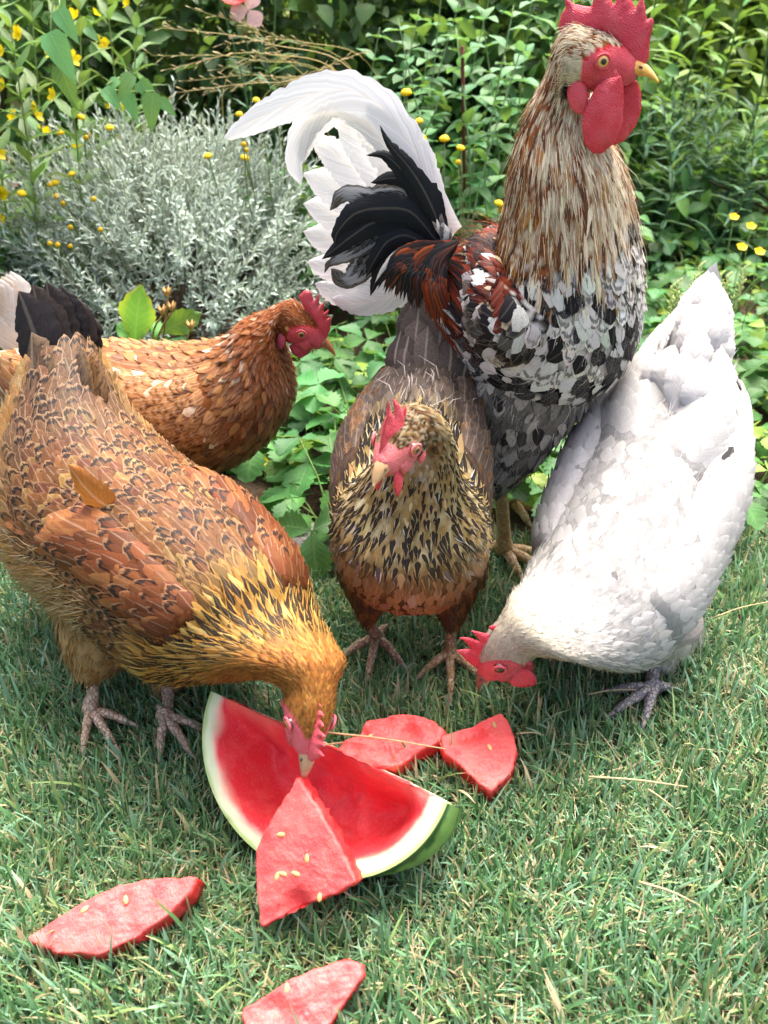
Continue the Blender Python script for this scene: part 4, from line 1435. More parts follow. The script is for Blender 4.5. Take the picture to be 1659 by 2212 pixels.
# dry grass stalks leaning across
def grass_stalk(p0, p1, sag, seed):
    rg = random.Random(seed)
    p0, p1 = Vector(p0), Vector(p1)
    root = empty('grass_stalk', (p0.x, p0.y, 0))
    tag(root, 'thin dry grass stalk with a seed head leaning above the silver shrub', 'grass stalk', 'dry grass stalks leaning over the bed')
    off = Vector(root.location)
    m = (p0 + p1) / 2 + Vector((0, 0, sag))
    g = Vector((p0.x + .05, p0.y + .03, 0))
    pts = catmull(np.array([g - off, p0 - off, m - off, p1 - off]), 26)
    mb = MB(); mb.tube(pts, np.linspace(.0013, .0005, 26), 4, C(rg.choice(['#a99a5c', '#b8a468', '#8f8a4e', '#c0ac78']))); mb.build('stem', M['dry'], root)
    mb = MB()
    for k in range(16):
        i = 16 + int(k * 10 / 16); p = pts[min(25, i)]; T = Vector(pts[min(25, i)] - pts[min(25, i) - 1]).normalized()
        a = rg.uniform(0, 6.28); e1 = T.orthogonal().normalized(); e2 = T.cross(e1)
        d = T * .8 + (e1 * math.cos(a) + e2 * math.sin(a)) * rg.uniform(.2, .6)
        q = Vector(p) + d * rg.uniform(.008, .02)
        mb.tube([p, (Vector(p) + q) / 2, q, q + d * .006], [.0003, .0003, .0010, .0002], 4, C('#b7a67c'))
    mb.build('seed_head', M['dry'], root)
_gs = [((770, 215), (360, 150), .05), ((790, 200), (350, 60), .03), ((780, 190), (420, 20), .02), ((760, 225), (400, 175), .03), ((800, 230), (450, 200), .04), ((745, 215), (330, 120), .03), ((700, 250), (520, 40), .02), ((640, 240), (760, 180), .05), ((560, 260), (735, 178), .04), ((820, 180), (480, 95), .04), ((790, 210), (380, 200), .02), ((600, 245), (790, 110), .02), ((770, 240), (470, 150), .05), ((480, 235), (640, 130), .05)]
for i, (a, b, s) in enumerate(_gs):
    Y = 1.72 + .06 * (i % 5)
    grass_stalk(D(*a, Y + .05), D(*b, Y - .05), s, 900 + i)

# poppies
def poppy(label, pts, kind, seed):
    P = [Vector(D(x, y, Y)) for x, y, Y in pts]
    root = empty('poppy', (P[0].x, P[0].y, 0)); tag(root, label, 'poppy'); off = Vector(root.location)
    rg = random.Random(seed)
    c = catmull(np.array([(0, 0, 0)] + [p - off for p in P]), 18)
    mb = MB(); mb.tube(c, np.linspace(.0020, .0013, 18), 6, C('#4a6b42')); mb.build('stem', M['stem'], root)
    for k in range(5):
        i = 5 + 2 * k; a = rg.uniform(0, 6.28)
        o = link('leaf', LS_ASTER[k], None, root); o.matrix_local = orient(c[i], (math.cos(a), math.sin(a), .6), (0, 0, 1), rg.uniform(.04, .07))
    top = c[-1]
    if kind == 'red':
        o = link('flower', petal_flower(4, .028, .032, C('#c8201c'), cup=.3), None, root); o.matrix_local = orient(top, (1, 0, 0), (0, -.4, 1))
    elif kind == 'pod':
        mb = dome_head(.011, .012, C('#7d8a4a'), 14, 6, C('#a04a3e')); o = mb.build('seed_pod', M['petal'], root); o.matrix_local = orient(top, (1, 0, 0), (.3, -.3, 1))
        mb = MB()
        for k in range(60):
            a, b = rg.uniform(0, 6.28), rg.uniform(.1, 1.3); d = Vector((math.cos(a) * math.sin(b), math.sin(a) * math.sin(b), math.cos(b)))
            mb.tube([Vector(top) + d * .009, Vector(top) + d * .017], [.0004, .0002], 3, C('#a8a06a'))
        mb.build('pod_bristles', M['dry'], root)
    elif kind == 'pale':
        o = link('flower', petal_flower(3, .034, .034, C('#c4a3a0'), cup=.15), None, root); o.matrix_local = orient(top, (.6, 0, -.8), (.2, -1, .3))
    else:
        o = link('flower_bud', bud_mesh, None, root); o.matrix_local = orient(top, (1, 0, 0), (0, 0, 1), 1.2)
poppy('red poppy bloom cut by the top edge of the photo', [(545, 250, 1.84), (540, 130, 1.84), (508, 6, 1.84)], 'red', 1)
poppy('poppy with a round bristly seed pod', [(600, 270, 1.84), (585, 170, 1.84), (556, 95, 1.84), (531, 66, 1.84)], 'pod', 2)
poppy('faded pale pink poppy with drooping petals', [(590, 240, 1.84), (575, 130, 1.84), (535, 22, 1.84)], 'pale', 3)
poppy('poppy stem with a small closed bud reaching past the top edge', [(545, 330, 1.84), (530, 200, 1.84), (500, 80, 1.84), (468, -20, 1.84)], 'bud', 4)
poppy('poppy stem with a small bud beside the white tail feathers', [(610, 300, 1.84), (592, 150, 1.84), (596, -20, 1.84)], 'bud', 5)

# rusty rod
mb = MB(); a_, b_ = D(1003, 395, 1.78), D(999, 100, 1.78)
mb.tube([a_ * np.array([1, 1, 0]), a_, (a_ + b_) / 2, b_], .0032, 8, C('#5f2f22')); o = mb.build('garden_stake', M['dry']); tag(o, 'rusty brown metal stake standing among the herb stems', 'stake')

# bushes behind
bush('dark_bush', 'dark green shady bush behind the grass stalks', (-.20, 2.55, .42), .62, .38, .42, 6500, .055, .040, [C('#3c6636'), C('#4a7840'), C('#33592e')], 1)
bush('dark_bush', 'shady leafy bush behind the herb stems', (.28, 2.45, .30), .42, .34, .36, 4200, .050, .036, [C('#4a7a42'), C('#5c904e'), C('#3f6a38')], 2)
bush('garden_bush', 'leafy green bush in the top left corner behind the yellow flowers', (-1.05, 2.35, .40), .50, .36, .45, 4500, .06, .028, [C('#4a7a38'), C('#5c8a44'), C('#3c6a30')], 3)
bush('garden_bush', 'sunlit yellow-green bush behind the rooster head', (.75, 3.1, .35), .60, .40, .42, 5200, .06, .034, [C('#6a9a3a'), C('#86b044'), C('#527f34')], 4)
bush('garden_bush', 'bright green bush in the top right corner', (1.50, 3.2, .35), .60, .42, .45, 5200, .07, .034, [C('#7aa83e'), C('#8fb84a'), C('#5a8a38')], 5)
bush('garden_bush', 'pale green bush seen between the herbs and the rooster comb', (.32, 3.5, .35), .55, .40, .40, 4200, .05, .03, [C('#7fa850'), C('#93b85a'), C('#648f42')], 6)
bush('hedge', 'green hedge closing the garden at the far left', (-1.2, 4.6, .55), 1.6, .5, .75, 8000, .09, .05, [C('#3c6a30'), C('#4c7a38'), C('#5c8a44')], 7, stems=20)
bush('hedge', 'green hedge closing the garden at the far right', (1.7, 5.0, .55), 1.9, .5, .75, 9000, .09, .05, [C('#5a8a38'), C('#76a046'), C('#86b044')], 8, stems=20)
bush('low_bush', 'low green leaves between the herb stems and the strawberry plants', (.10, 1.95, .10), .45, .22, .20, 2600, .045, .03, [C('#3f7035'), C('#4c7f40'), C('#2f5a2c')], 9)
bush('low_bush', 'low leaves at the foot of the dark bush', (-.25, 2.2, .08), .7, .2, .16, 2600, .045, .034, [C('#3a6834'), C('#4c7a3e')], 10)
bush('low_bush', 'green undergrowth under the tall stems on the far right', (1.2, 2.35, .10), .75, .3, .18, 3200, .055, .03, [C('#4f8040'), C('#6a9a46'), C('#3f6d38')], 11)
bush('low_bush', 'soft green undergrowth below the yellow flowers at the left edge', (-1.0, 1.65, .10), .36, .34, .26, 3000, .05, .028, [C('#4f8040'), C('#5f9048'), C('#3f6d38')], 12)
for i, (x, y, Y) in enumerate([(1500, 45, 2.9), (1000, 110, 2.6), (930, 80, 2.7), (880, 12, 2.9)]):
    root = empty('white_flower', tuple(D(x, y, Y) * np.array([1, 1, 0]))); tag(root, 'small white flower glimpsed among the leaves at the back of the bed', 'flower', 'white flowers in the background')
    h = Vector(D(x, y, Y)) - Vector(root.location)
    mb = MB(); mb.tube([(0, 0, 0), h * .5 + Vector((.01, 0, 0)), h], .0012, 4, C('#5d7a42')); mb.build('stem', M['stem'], root)
    o = link('flower', WHITE_FL, None, root); o.matrix_local = orient(h, (1, 0, 0), (.1 * i - .4, -.8, .7))
for i, (x, y, Y) in enumerate([(1622, 490, 1.72), (1602, 535, 1.62), (1640, 545, 1.6), (1585, 470, 1.8), (565, 998, 1.07), (1165, 1010, 1.15)]):
    p = D(x, y, Y); root = empty('buttercup', (p[0], p[1], 0)); tag(root, 'tiny yellow flower among the strawberry leaves', 'flower', 'tiny yellow flowers in the ground cover')
    mb = MB(); mb.tube([(0, 0, 0), (.005, 0, p[2] * .5), (0, 0, p[2])], .0009, 4, C('#5d7a42')); mb.build('stem', M['stem'], root)
    o = link('flower', BUTTER_FL, None, root); o.matrix_local = orient((0, 0, p[2]), (1, 0, 0), (.1, -.5, 1))

# crinkled leaves and dried pods at the foot of the shrub
def primrose():
    g = D(290, 760, 1.30); root = empty('primrose', (g[0], 1.30, 0)); tag(root, 'primrose with big crinkled yellow-edged leaves below the silver shrub', 'plant')
    off = Vector(root.location)
    ls = [leaf_arrays(1, .55, obov, 16, 1, .15, .12, C('#4f8034'), 70 + i, .12, 5, C('#a8a428') if i == 0 else None, .06) for i in range(4)]
    for i, (a, b, w) in enumerate([((290, 745), (300, 632), 1), ((345, 720), (425, 680), 1), ((300, 740), (250, 700), 1), ((330, 735), (345, 690), .8)]):
        p, q = Vector(D(*a, 1.30)), Vector(D(*b, 1.27 + .02 * i))
        V, Q, A = ls[i]; me = fast_mesh('leaf', V, Q, A); me.materials.append(M['leaf'])
        o = link('leaf', me, None, root); o.matrix_local = orient(p - off, q - p, (.2, -1, .5), (q - p).length)
    pods = [((352, 735), (362, 640)), ((405, 730), (413, 712)), ((330, 725), (352, 680)), ((340, 735), (372, 672))]
    for i, (a, b) in enumerate(pods):
        p, q = Vector(D(*a, 1.27)), Vector(D(*b, 1.25))
        mb = MB(); mb.tube(catmull(np.array([(p - off) * .3, p - off, q - off]), 8), .0016, 5, C('#8a7a48')); st = mb.build('pod_stalk', M['dry'], root)
        mb = MB()
        for k in range(5):
            an = k * 1.256; d = Vector((math.cos(an) * .5, math.sin(an) * .5, 1))
            mb.tube([q - off, q - off + d * .006, q - off + d * .014], [.0016, .0030, .0004], 5, C('#b08f58'))
        mb.build('seed_pod', M['dry'], st)
primrose()

# stonecrop sprigs
def stonecrop(p, n, seed, label):
    rg = random.Random(seed); p = Vector(p)
    root = empty('stonecrop', (p.x, p.y, 0)); tag(root, label, 'plant'); 
    for k in range(n):
        a = rg.uniform(0, 6.28); e = Vector((math.cos(a) * .02, math.sin(a) * .02, p.z * rg.uniform(.7, 1.0)))
        mb = MB(); mb.tube([(0, 0, 0), e * .5 + Vector((.004, 0, 0)), e], .0017, 5, C('#a8b878')); st = mb.build('stem', M['stem'], root)
        mb = MB()
        for j in range(22):
            b = j * 2.4; u = j / 22; d = Vector((math.cos(b), math.sin(b), .3 + 1.2 * u)).normalized()
            q = e * (.55 + .45 * u)
            mb.tube([q, q + d * .006, q + d * .011], [.0008, .0022, .0005], 5, mixc(C('#7f9e4e'), C('#c3cf8e'), np.array(u)))
        mb.build('rosette', M['petal'], st)
stonecrop(D(1352, 738, 1.18), 5, 1, 'pale green stonecrop clump beside the rooster breast')
stonecrop(D(1490, 560, 1.40), 7, 2, 'pale stonecrop clump left of the white hen tail')
stonecrop(D(1590, 560, 1.45), 6, 3, 'pale stonecrop clump right of the white hen tail')
stonecrop(D(1420, 745, 1.22), 4, 4, 'small stonecrop clump between rooster breast and white hen')

# edging stone
bm = bmesh.new(); bmesh.ops.create_icosphere(bm, subdivisions=4, radius=1)
for v in bm.verts:
    q = mnoise.noise(v.co * 1.7) * .18 + mnoise.noise(v.co * 6) * .05
    v.co = Vector((max(-.8, min(.8, v.co.x)) * (1 + q), max(-.8, min(.8, v.co.y)) * (1 + q), max(-.6, min(.6, v.co.z)) * (1 + q * .6)))
me = bpy.data.meshes.new('edging_stone'); bm.to_mesh(me); bm.free()
me.polygons.foreach_set("use_smooth", np.ones(len(me.polygons), bool))
_a = me.attributes.new('ca', 'FLOAT_COLOR', 'POINT'); _a.data.foreach_set('color', np.tile(np.array([.15, .145, .14, 1], np.float32), len(me.vertices)))
so = link('edging_stone', me, mat_vcol('stone', .85, .2, 60, .5, .35, bdist=.004)); so.scale = (.085, .045, .035)
so.location = tuple(D(700, 1250, .955) * np.array([1, 1, 0]) + np.array([0, 0, .008]))
tag(so, 'flat grey edging stone at the lawn border between the two front hens', 'stone')
# ------------------------------------------------------------------ the flock

def row(px, py, Y, phi, psi, h, w, egg=0.0, roll=0.0):
    p = at(px, py, Y)
    return [*p, R(phi), R(psi), h, w, R(roll), egg]

def thigh(root, top, hock, r0, r1, cols, dark, seed, L=.03, W=.016, wn=900, psi=0.0):
    rg = np.random.default_rng(seed)
    top = np.asarray(top); hock = np.asarray(hock)
    rows = []
    d = hock - top
    for u, f in ((0, 1.0), (.3, .95), (.6, .72), (.85, .48), (1, .3)):
        c = top + d * u
        r = r0 * f + (r1 - r0 * .3) * (u == 1)
        rows.append([*c, 0, 0, r, r])
    n = (len(rows) - 1) * 6 + 1
    B = catmull(np.array(rows), n)[::-1]                # tail end = hock (feathers point down)
    ax = -d / np.linalg.norm(d)
    e1 = np.cross(ax, [0, 1, .2]); e1 /= np.linalg.norm(e1); e2 = np.cross(ax, e1)
    th = np.arange(NT_) * 2 * math.pi / NT_
    P = B[:, None, :3] + B[:, None, 5:6] * (np.cos(th)[None, :, None] * e1 + np.sin(th)[None, :, None] * e2)
    S = Surf(P, 0, len(rows) - 1)
    cols = np.asarray(cols)
    me = grid_mesh('thigh', P, np.tile(rgba(cols.mean(0) * .5), (P.shape[0] * NT_, 1)))
    o = link('thigh', me, M['down'], root)
    k = int(260)
    s = rg.uniform(.3, len(rows) - 1, k); t = rg.uniform(0, 2 * math.pi, k)
    i = rg.integers(0, len(cols), k); j = rg.integers(0, len(cols), k)
    parts = [feathers(S, s, t, np.full(k, L) * rg.uniform(.7, 1.2, k), np.full(k, W), np.full(k, .35), np.full(k, .006), rgba(cols[i], .2), rgba(np.asarray(dark)[rg.integers(0, len(dark), k)], .5), np.zeros((k, 4)), rg.normal(0, .2, k), rg)]
    s = rg.uniform(.1, len(rows) - 1, wn); t = rg.uniform(0, 2 * math.pi, wn)
    p, nn, ds, dt = S.ev(s, t)
    fl = -ds / (np.linalg.norm(ds, axis=1)[:, None] + 1e-9)
    parts.append(wisps(p, nn, fl, rg.uniform(.012, .026, wn), np.full(wn, .0011), rgba(cols[rg.integers(0, len(cols), wn)], 0), rg, .2, .25))
    V, Q, A = merge(parts)
    tag(link('thigh_fluff', fast_mesh('thigh_fluff', V, Q, A), M['feather'], o), kind='stuff')

def pick(cols, probs, rnd):
    cols = np.asarray(cols); cp = np.cumsum(probs) / np.sum(probs)
    return cols[np.clip(np.searchsorted(cp, rnd), 0, len(cols) - 1)]

def jitter(c, rg, v=.14, n=None):
    k = len(c)
    return np.clip(c * (1 + rg.normal(0, v, (k, 1))) * (1 + rg.normal(0, v * .3, (k, 3)) * (v > .05)), 0.002, .92)

def hen_comb(sc, h=.030, pts=5, back=-.026, front=.030, lean=0.0, base=.012):
    """serrated single comb outline in head space"""
    o = [(front, .000), (front + .004, .006)]
    n = pts
    for i in range(n):
        u = (i + .5) / n
        x = front + (back - front) * u
        hh = base + h * (0.45 + .55 * math.sin(math.pi * min(1, u * .9 + .12)))
        lo = base + h * .42 * (0.5 + .5 * math.sin(math.pi * u))
        w = (front - back) / n
        o += [(x + w * .52, lo), (x + w * .16, hh * .86), (x + .002 + lean, hh), (x - w * .2, hh * .84)]
    o += [(back - .006, base + h * .30), (back - .002, base - .003), (back * .3, base - .002), (front * .5, base * .5)]
    return [(a * sc, b * sc) for a, b in o]

def round_wattle(cx, cz, rx, rz, sc, drop=0.0):
    return [((cx + rx * math.cos(t) * (1 + .12 * math.sin(t))) * sc, (cz + rz * math.sin(t) - drop * (math.sin(t) < -.2)) * sc) for t in np.linspace(0, 2 * math.pi, 22, endpoint=False)]

# ================= ROOSTER
CREAM, RUST, GOLD, DKRED, BLK, WHT, SLATE = C('#e2d4b6'), C('#935830'), C('#a5783c'), C('#5c1e0e'), C('#17161a'), C('#dddad4'), C('#55524e')
def rooster_reg(s, th, P, rnd, rg, nb):
    n = len(s)
    c = np.cos(th); front = sstep(.1, -.6, c)
    nz = vnoise(P, 55, 1); nz2 = vnoise(P, 120, 4)
    r2 = rg.random(n)
    neck = sstep(4.9, 5.5, s + .9 * c + .25 * nz)             # hackle cape falls further down the back
    # breast
    wfrac = .52 + .35 * nz + .18 * nz2 - .12 * sstep(3.6, 2.0, s)
    isw = r2 < wfrac
    br = np.where(isw[:, None], WHT, BLK)
    brb = np.where(isw[:, None], BLK, WHT)
    tipb = np.where(isw, .15 * (rnd < .3), .75 * (rnd < .35))
    laceb = np.where(isw, .75 * (rnd > .35), 0)
    # back and saddle
    bk = pick([DKRED, C('#7d2f12'), BLK, WHT * .9, C('#8c4a22')], [.40, .25, .18, .10, .07], r2)
    isback = sstep(.05, .5, c + .25 * nz - .25 * sstep(3, 1.5, s)) * sstep(5.6, 4.4, s)
    saddle = sstep(2.6, 1.6, s) * sstep(-.55, .0, c + .1 * nz)
    sd = pick([DKRED, C('#84300f'), BLK, C('#2b1712')], [.36, .34, .22, .08], r2)
    # hackle
    hf = np.clip(.34 + .38 * sstep(.75, -.5, c) + .25 * nz + .35 * sstep(8.0, 10.0, s), .05, .95)
    hk = np.where((r2 < hf)[:, None], CREAM, np.where((rnd < .55)[:, None], RUST, np.where((rnd < .85)[:, None], GOLD, C('#5b3a26'))))
    hkb = np.where((r2 < hf)[:, None], np.where((rnd < .5)[:, None], C('#8f6a47'), C('#3a2a20')), C('#2a1a12'))
    ca = mixc(br, bk, (rg.random(n) < isback).astype(float))
    isb = np.all(ca == bk, axis=1)
    cb = np.where(isb[:, None], BLK, brb)
    sm = (rg.random(n) < saddle)
    ca = np.where(sm[:, None], sd, ca); cb = np.where(sm[:, None], BLK, cb)
    nm = (rg.random(n) < neck)
    ca = np.where(nm[:, None], hk, ca); cb = np.where(nm[:, None], hkb, cb)
    low = sstep(3.6, 2.2, s) * sstep(-.3, -.8, c)
    ca = mixc(ca, SLATE, low * .15)
    ca = jitter(ca, rg, .10)
    st = np.where(nm, .8 * (rnd < .45), np.where(sm, .7 * (rnd < .4), 0))
    la = np.where(nm | sm | isb, 0, laceb)
    tp = np.where(nm, 0, np.where(sm, .0, np.where(isb, .8 * (rnd < .2), tipb)))
    L = np.where(nm, np.interp(s, [4, 6, 8, 10, 12], [.085, .075, .05, .024, .012]), np.where(sm, .085, .034))
    W = np.where(nm, np.interp(s, [4, 6, 8, 10, 12], [.0100, .0086, .0066, .0050, .0040]), np.where(sm, .011, .021))
    pt = np.where(nm | sm, .95, .15)
    lift = np.where(nm, .0034, np.where(sm, .008, .0045)) * np.interp(s, [9, 11], [1, .5])
    return pack(n, ca, cb, np.where(nm, .35, .25), np.where(nm, .25, .18), st, la, tp, L, W, pt, lift)

Yr = lambda px: .955 - .00030 * (px - 540)
rr = [(446, 268, -28, .030, .028), (466, 286, -15, .066, .058), (498, 312, 2, .092, .085), (535, 326, 24, .104, .100), (566, 300, 50, .102, .102),
      (572, 258, 72, .084, .090), (571, 213, 84, .069, .076), (568, 165, 88, .057, .060), (564, 120, 84, .038, .036), (572, 86, 62, .028, .027)]
rows = [row(a, b, Yr(a), p, -22, h, w) for a, b, p, h, w in rr]
def _tr(pts, eye=(848, 505), k=1.165e-4):
    return [((x - eye[0]) * k + .0045, -(y - eye[1]) * k + .0045) for x, y in pts]
r_comb = _tr([(1120, 560), (1180, 548), (1205, 500), (1203, 455), (1178, 372), (1190, 330), (1197, 235), (1172, 206), (1140, 228), (1112, 140), (1078, 68), (1060, 95), (1040, 155), (1018, 118),
              (985, 75), (935, 25), (897, -60), (886, 105), (876, 136), (830, 85), (765, 15), (722, -75), (712, 70), (706, 155), (640, 152), (560, 138), (478, 86), (512, 165), (476, 212), (462, 300), (498, 368), (570, 402), (700, 376), (800, 340), (900, 380), (980, 470), (1060, 540)])
r_wat = _tr([(1010, 600), (1045, 690), (1062, 780), (1082, 950), (1050, 1090), (960, 1188), (880, 1196), (805, 1125), (766, 1010), (757, 900), (795, 780), (830, 690), (900, 630)])
r_wat2 = _tr([(1090, 650), (1150, 670), (1195, 760), (1217, 890), (1195, 1010), (1125, 1125), (1040, 1172), (960, 1150), (960, 900), (1000, 720)])
rooster, rS, rH = make_bird('rooster', 'tall rooster with big red comb and speckled black and white breast', 'rooster', rows, at(602, 61, .90), R(-1), R(-14), 1.12, rooster_reg,
    sizes=lerp_sizes([(0, .05, .014), (1, .06, .014), (2, .05, .018), (3, .034, .021), (4.5, .034, .020), (5.5, .038, .0092), (7, .036, .0074), (9, .024, .0058), (11, .014, .006), (15, .010, .005)]),
    seed=3, face=C('#bb2438'), iris=C('#d9a557'), beakc=(C('#d9a243'), C('#c98f3a')),
    wisp=dict(n=6000, w=.0005, lift=.03, spread=.07),
    combo=[dict(outline=r_comb, thick=.009, col=C('#c62040'))],
    wattle=[dict(outline=r_wat, thick=.006, col=C('#c81c36'), offset=(0, -.023, 0)), dict(outline=r_wat2, thick=.006, col=C('#c81c36'), offset=(0, .006, 0))],
    earlobe=[dict(c=(-.0135, .0185, -.0265), r=(.0095, .005, .0165), col=C('#cf3a4e'), tilt=-.35), dict(name='ear_tuft', c=(-.012, .0195, -.004), r=(.0075, .004, .006), col=C('#d8d2cb'), mat='down', tilt=.2)],
    wing=dict(s0=1.6, s1=4.35, t0=.50, t1=1.62, thick=.022, L=.030, W=.018, sides=(1, -1), skew=.25, fskew=.35,
              reg=lambda s, th, P, rnd, rg: (lambda n, r2, lowr, nz: pack(n, jitter(np.where((lowr > .55 + .2 * nz)[:, None], pick([WHT * .85, BLK, SLATE], [.45, .4, .15], r2), pick([C('#6b2410'), BLK, C('#7d3212'), C('#c9b796'), WHT], [.42, .24, .18, .06, .10], r2)), rg, .1), np.tile(BLK, (n, 1)), .3, .3, .3 * (rnd < .4), .6 * (lowr > .5) * (rnd < .5), .6 * (rnd > .8), .036, np.where(lowr > .5, .022, .014), np.where(lowr > .5, .2, .6), .006))(len(s), rg.random(len(s)), (th - .5) / 1.12, vnoise(P, 60, 2)),
              flight=[(2.6 - .12 * k, 1.30 + .045 * k, .085, .026, WHT * .9 if k % 2 == 0 else BLK, BLK if k % 2 == 0 else SLATE, (0, .4, 0, 0), .25) for k in range(6)]))
# tail: each long feather its own part, laid out in the tail's own fan
TB = [at(452, 246, .985), at(446, 262, .99)]
def tailf(name, pts, width, col, cb=None, pat=(0, 0, 0, 0), stip=0.0, pt=.15, seed=0, normal=(.1, -1, .25), camber=.10, parent=None, fray=.03, shaft=.5, twist=0.0, notch=0.0, soft=.25):
    arr = big_feather(np.array(pts), width, col, cb, pat, stip, shaft, normal, pt, 64 if notch else 34, camber, fray, twist, seed=seed, notch=notch, soft=soft)
    return feather_obj(name, arr, parent)
TW = C('#e4e4e3')
_fan = [  # pixel path at 1659 px width, Y, feather width
    ([(985, 500), (930, 400), (880, 300), (800, 215), (710, 196), (600, 235), (483, 300)], 1.00, .042, .10),
    ([(975, 505), (900, 390), (820, 270), (730, 215), (668, 260), (638, 345), (650, 400)], 1.01, .040, .12),
    ([(980, 505), (910, 400), (850, 300), (780, 235), (715, 235), (670, 290), (655, 350)], 1.015, .044, .12),
    ([(970, 515), (890, 410), (830, 310), (780, 250), (745, 240)], 1.02, .05, .05),
    ([(970, 520), (880, 430), (800, 330), (745, 270), (712, 255)], 1.03, .052, .05),
    ([(965, 525), (860, 450), (770, 370), (705, 320), (672, 300)], 1.04, .054, .05),
    ([(960, 530), (850, 475), (750, 420), (690, 390), (655, 375)], 1.05, .054, .05),
    ([(955, 540), (850, 500), (750, 470), (690, 450), (655, 440)], 1.06, .054, .05),
    ([(950, 550), (850, 530), (750, 520), (690, 510), (655, 500)], 1.07, .054, .05),
    ([(945, 560), (860, 565), (760, 575), (700, 575), (664, 565)], 1.075, .052, .08),
    ([(940, 570), (880, 600), (800, 625), (730, 632), (680, 612)], 1.07, .046, .12),
    ([(945, 570), (900, 610), (830, 645), (770, 655), (715, 645)], 1.06, .04, .15),
    ([(975, 500), (925, 400), (885, 310), (840, 255), (790, 220)], 1.00, .040, .1),
]
for i, (pp, Y, w, pt) in enumerate(_fan):
    tailf('tail_feather', [D(x, y, Y + .0006 * (900 - x) * .1) for x, y in pp], w, TW * (1 - .04 * (i % 3)), C('#3a3a40'), (0, 0, 0, 0), .06 if i % 4 == 2 else 0, pt, i, (.15 + .05 * (i % 3), -1, .25), .08, rooster, .025, .9, notch=.3)
_blk = [
    ([(960, 520), (930, 440), (890, 370), (840, 310), (820, 270)], .022, .9), ([(955, 515), (915, 430), (870, 370), (830, 335), (790, 335)], .026, .8),
    ([(965, 510), (930, 430), (885, 390), (840, 385), (800, 395)], .026, .6), ([(955, 525), (900, 455), (850, 425), (800, 430), (745, 420), (712, 455)], .030, .35),
    ([(950, 530), (890, 460), (830, 450), (770, 460), (730, 500), (722, 530)], .030, .4), ([(945, 540), (880, 480), (810, 480), (760, 510), (715, 545), (695, 560)], .030, .5),
    ([(940, 545), (870, 505), (810, 510), (760, 545), (712, 570), (700, 590)], .026, .6), ([(935, 555), (860, 530), (800, 550), (770, 590), (740, 605), (715, 580)], .034, .3),
    ([(945, 550), (885, 510), (840, 520), (810, 560), (790, 600)], .024, .6), ([(940, 560), (880, 535), (840, 555), (815, 600), (800, 640)], .024, .6),
    ([(958, 505), (940, 450), (905, 400), (880, 350), (865, 320)], .024, .7), ([(950, 535), (905, 500), (860, 490), (815, 500), (780, 520), (760, 545)], .026, .5),
]
for i, (pp, w, pt) in enumerate(_blk):
    tailf('sickle_feather', [D(x, y, .965 + .004 * (i % 4)) for x, y in pp], w, C('#12161a'), C('#c9ccce') if i in (3, 6, 7) else C('#1c2a2e'), (0, .35 if i in (3, 6, 7) else 0, 0, 0), .15, pt, 40 + i, (.05 * (i % 5) - .1, -1, .3), .16, rooster, .07, .25)
rg_ = np.random.default_rng(90)
for i in range(64):                                             # saddle hackles hanging over the flank
    u = rg_.random(); v = rg_.random()
    x0, y0 = 975 - 40 * u + 20 * v, 520 + 60 * u
    x1, y1 = 800 + 165 * v + 15 * u, 560 + 165 * (.35 + .65 * v) * (.6 + .4 * u) + 10 * rg_.random()
    mx, my = .5 * (x0 + x1) - 22 + 8 * rg_.random(), .5 * (y0 + y1) - 26
    col = [C('#7a2c10'), C('#8e3a12'), C('#1a1413'), C('#4a1c10'), C('#17191c'), C('#96430f')][rg_.integers(0, 6)]
    if v < .45 and rg_.random() < .6: col = [C('#17191c'), C('#2e1712'), C('#5b2412')][rg_.integers(0, 3)]
    tip = rg_.random() < .12
    tailf('saddle_feather', [D(x0, y0, .945), D(mx, my, .925 - .012 * u), D(.35 * mx + .65 * x1, .4 * my + .6 * y1 - 6, .918), D(x1, y1, .925)], .010 + .004 * rg_.random(), col, WHT if tip else BLK, (.6 * (not tip), 0, .8 * tip, 0), .1, .85, 100 + i, (.1, -1, .25), .14, rooster, .05, .25)
for i in range(46):                                             # white fluff at the tail root
    x0, y0 = 950 + 24 * rg_.random(), 500 + 40 * rg_.random()
    a = rg_.uniform(-.9, .5)
    tailf('root_fluff_feather', [D(x0, y0, .955), D(x0 + 12 * math.sin(a), y0 - 22 * math.cos(a), .948), D(x0 + 26 * math.sin(a), y0 - 42 * math.cos(a), .95)], .006, C('#cfccca') if rg_.random() < .7 else C('#6b625e'), None, (0, 0, 0, 0), 0, .8, 300 + i, (.1, -1, .2), .1, rooster, .1, .2) if i < 14 else None
_thr = [C('#4a4846'), C('#a09a8e'), C('#bdb7aa'), C('#2a2928'), C('#807b72')]
thigh(rooster, at(534, 362, .945), at(496, 480, .925), .074, .021, _thr, [BLK, WHT * .7], 5, .034, .016, 1800)
thigh(rooster, at(552, 362, 1.00), at(520, 455, 1.03), .060, .020, _thr, [BLK, WHT * .7], 6, .034, .016, 600)
leg(at(497, 470, .925), at_z(503, 560, 0.0), R(-35), .0098, C('#b08f5c'), rooster, toe=.062)
leg(at(522, 450, 1.03), np.array([.185, 1.06, 0]), R(-30), .0098, C('#b08f5c'), rooster, toe=.062)

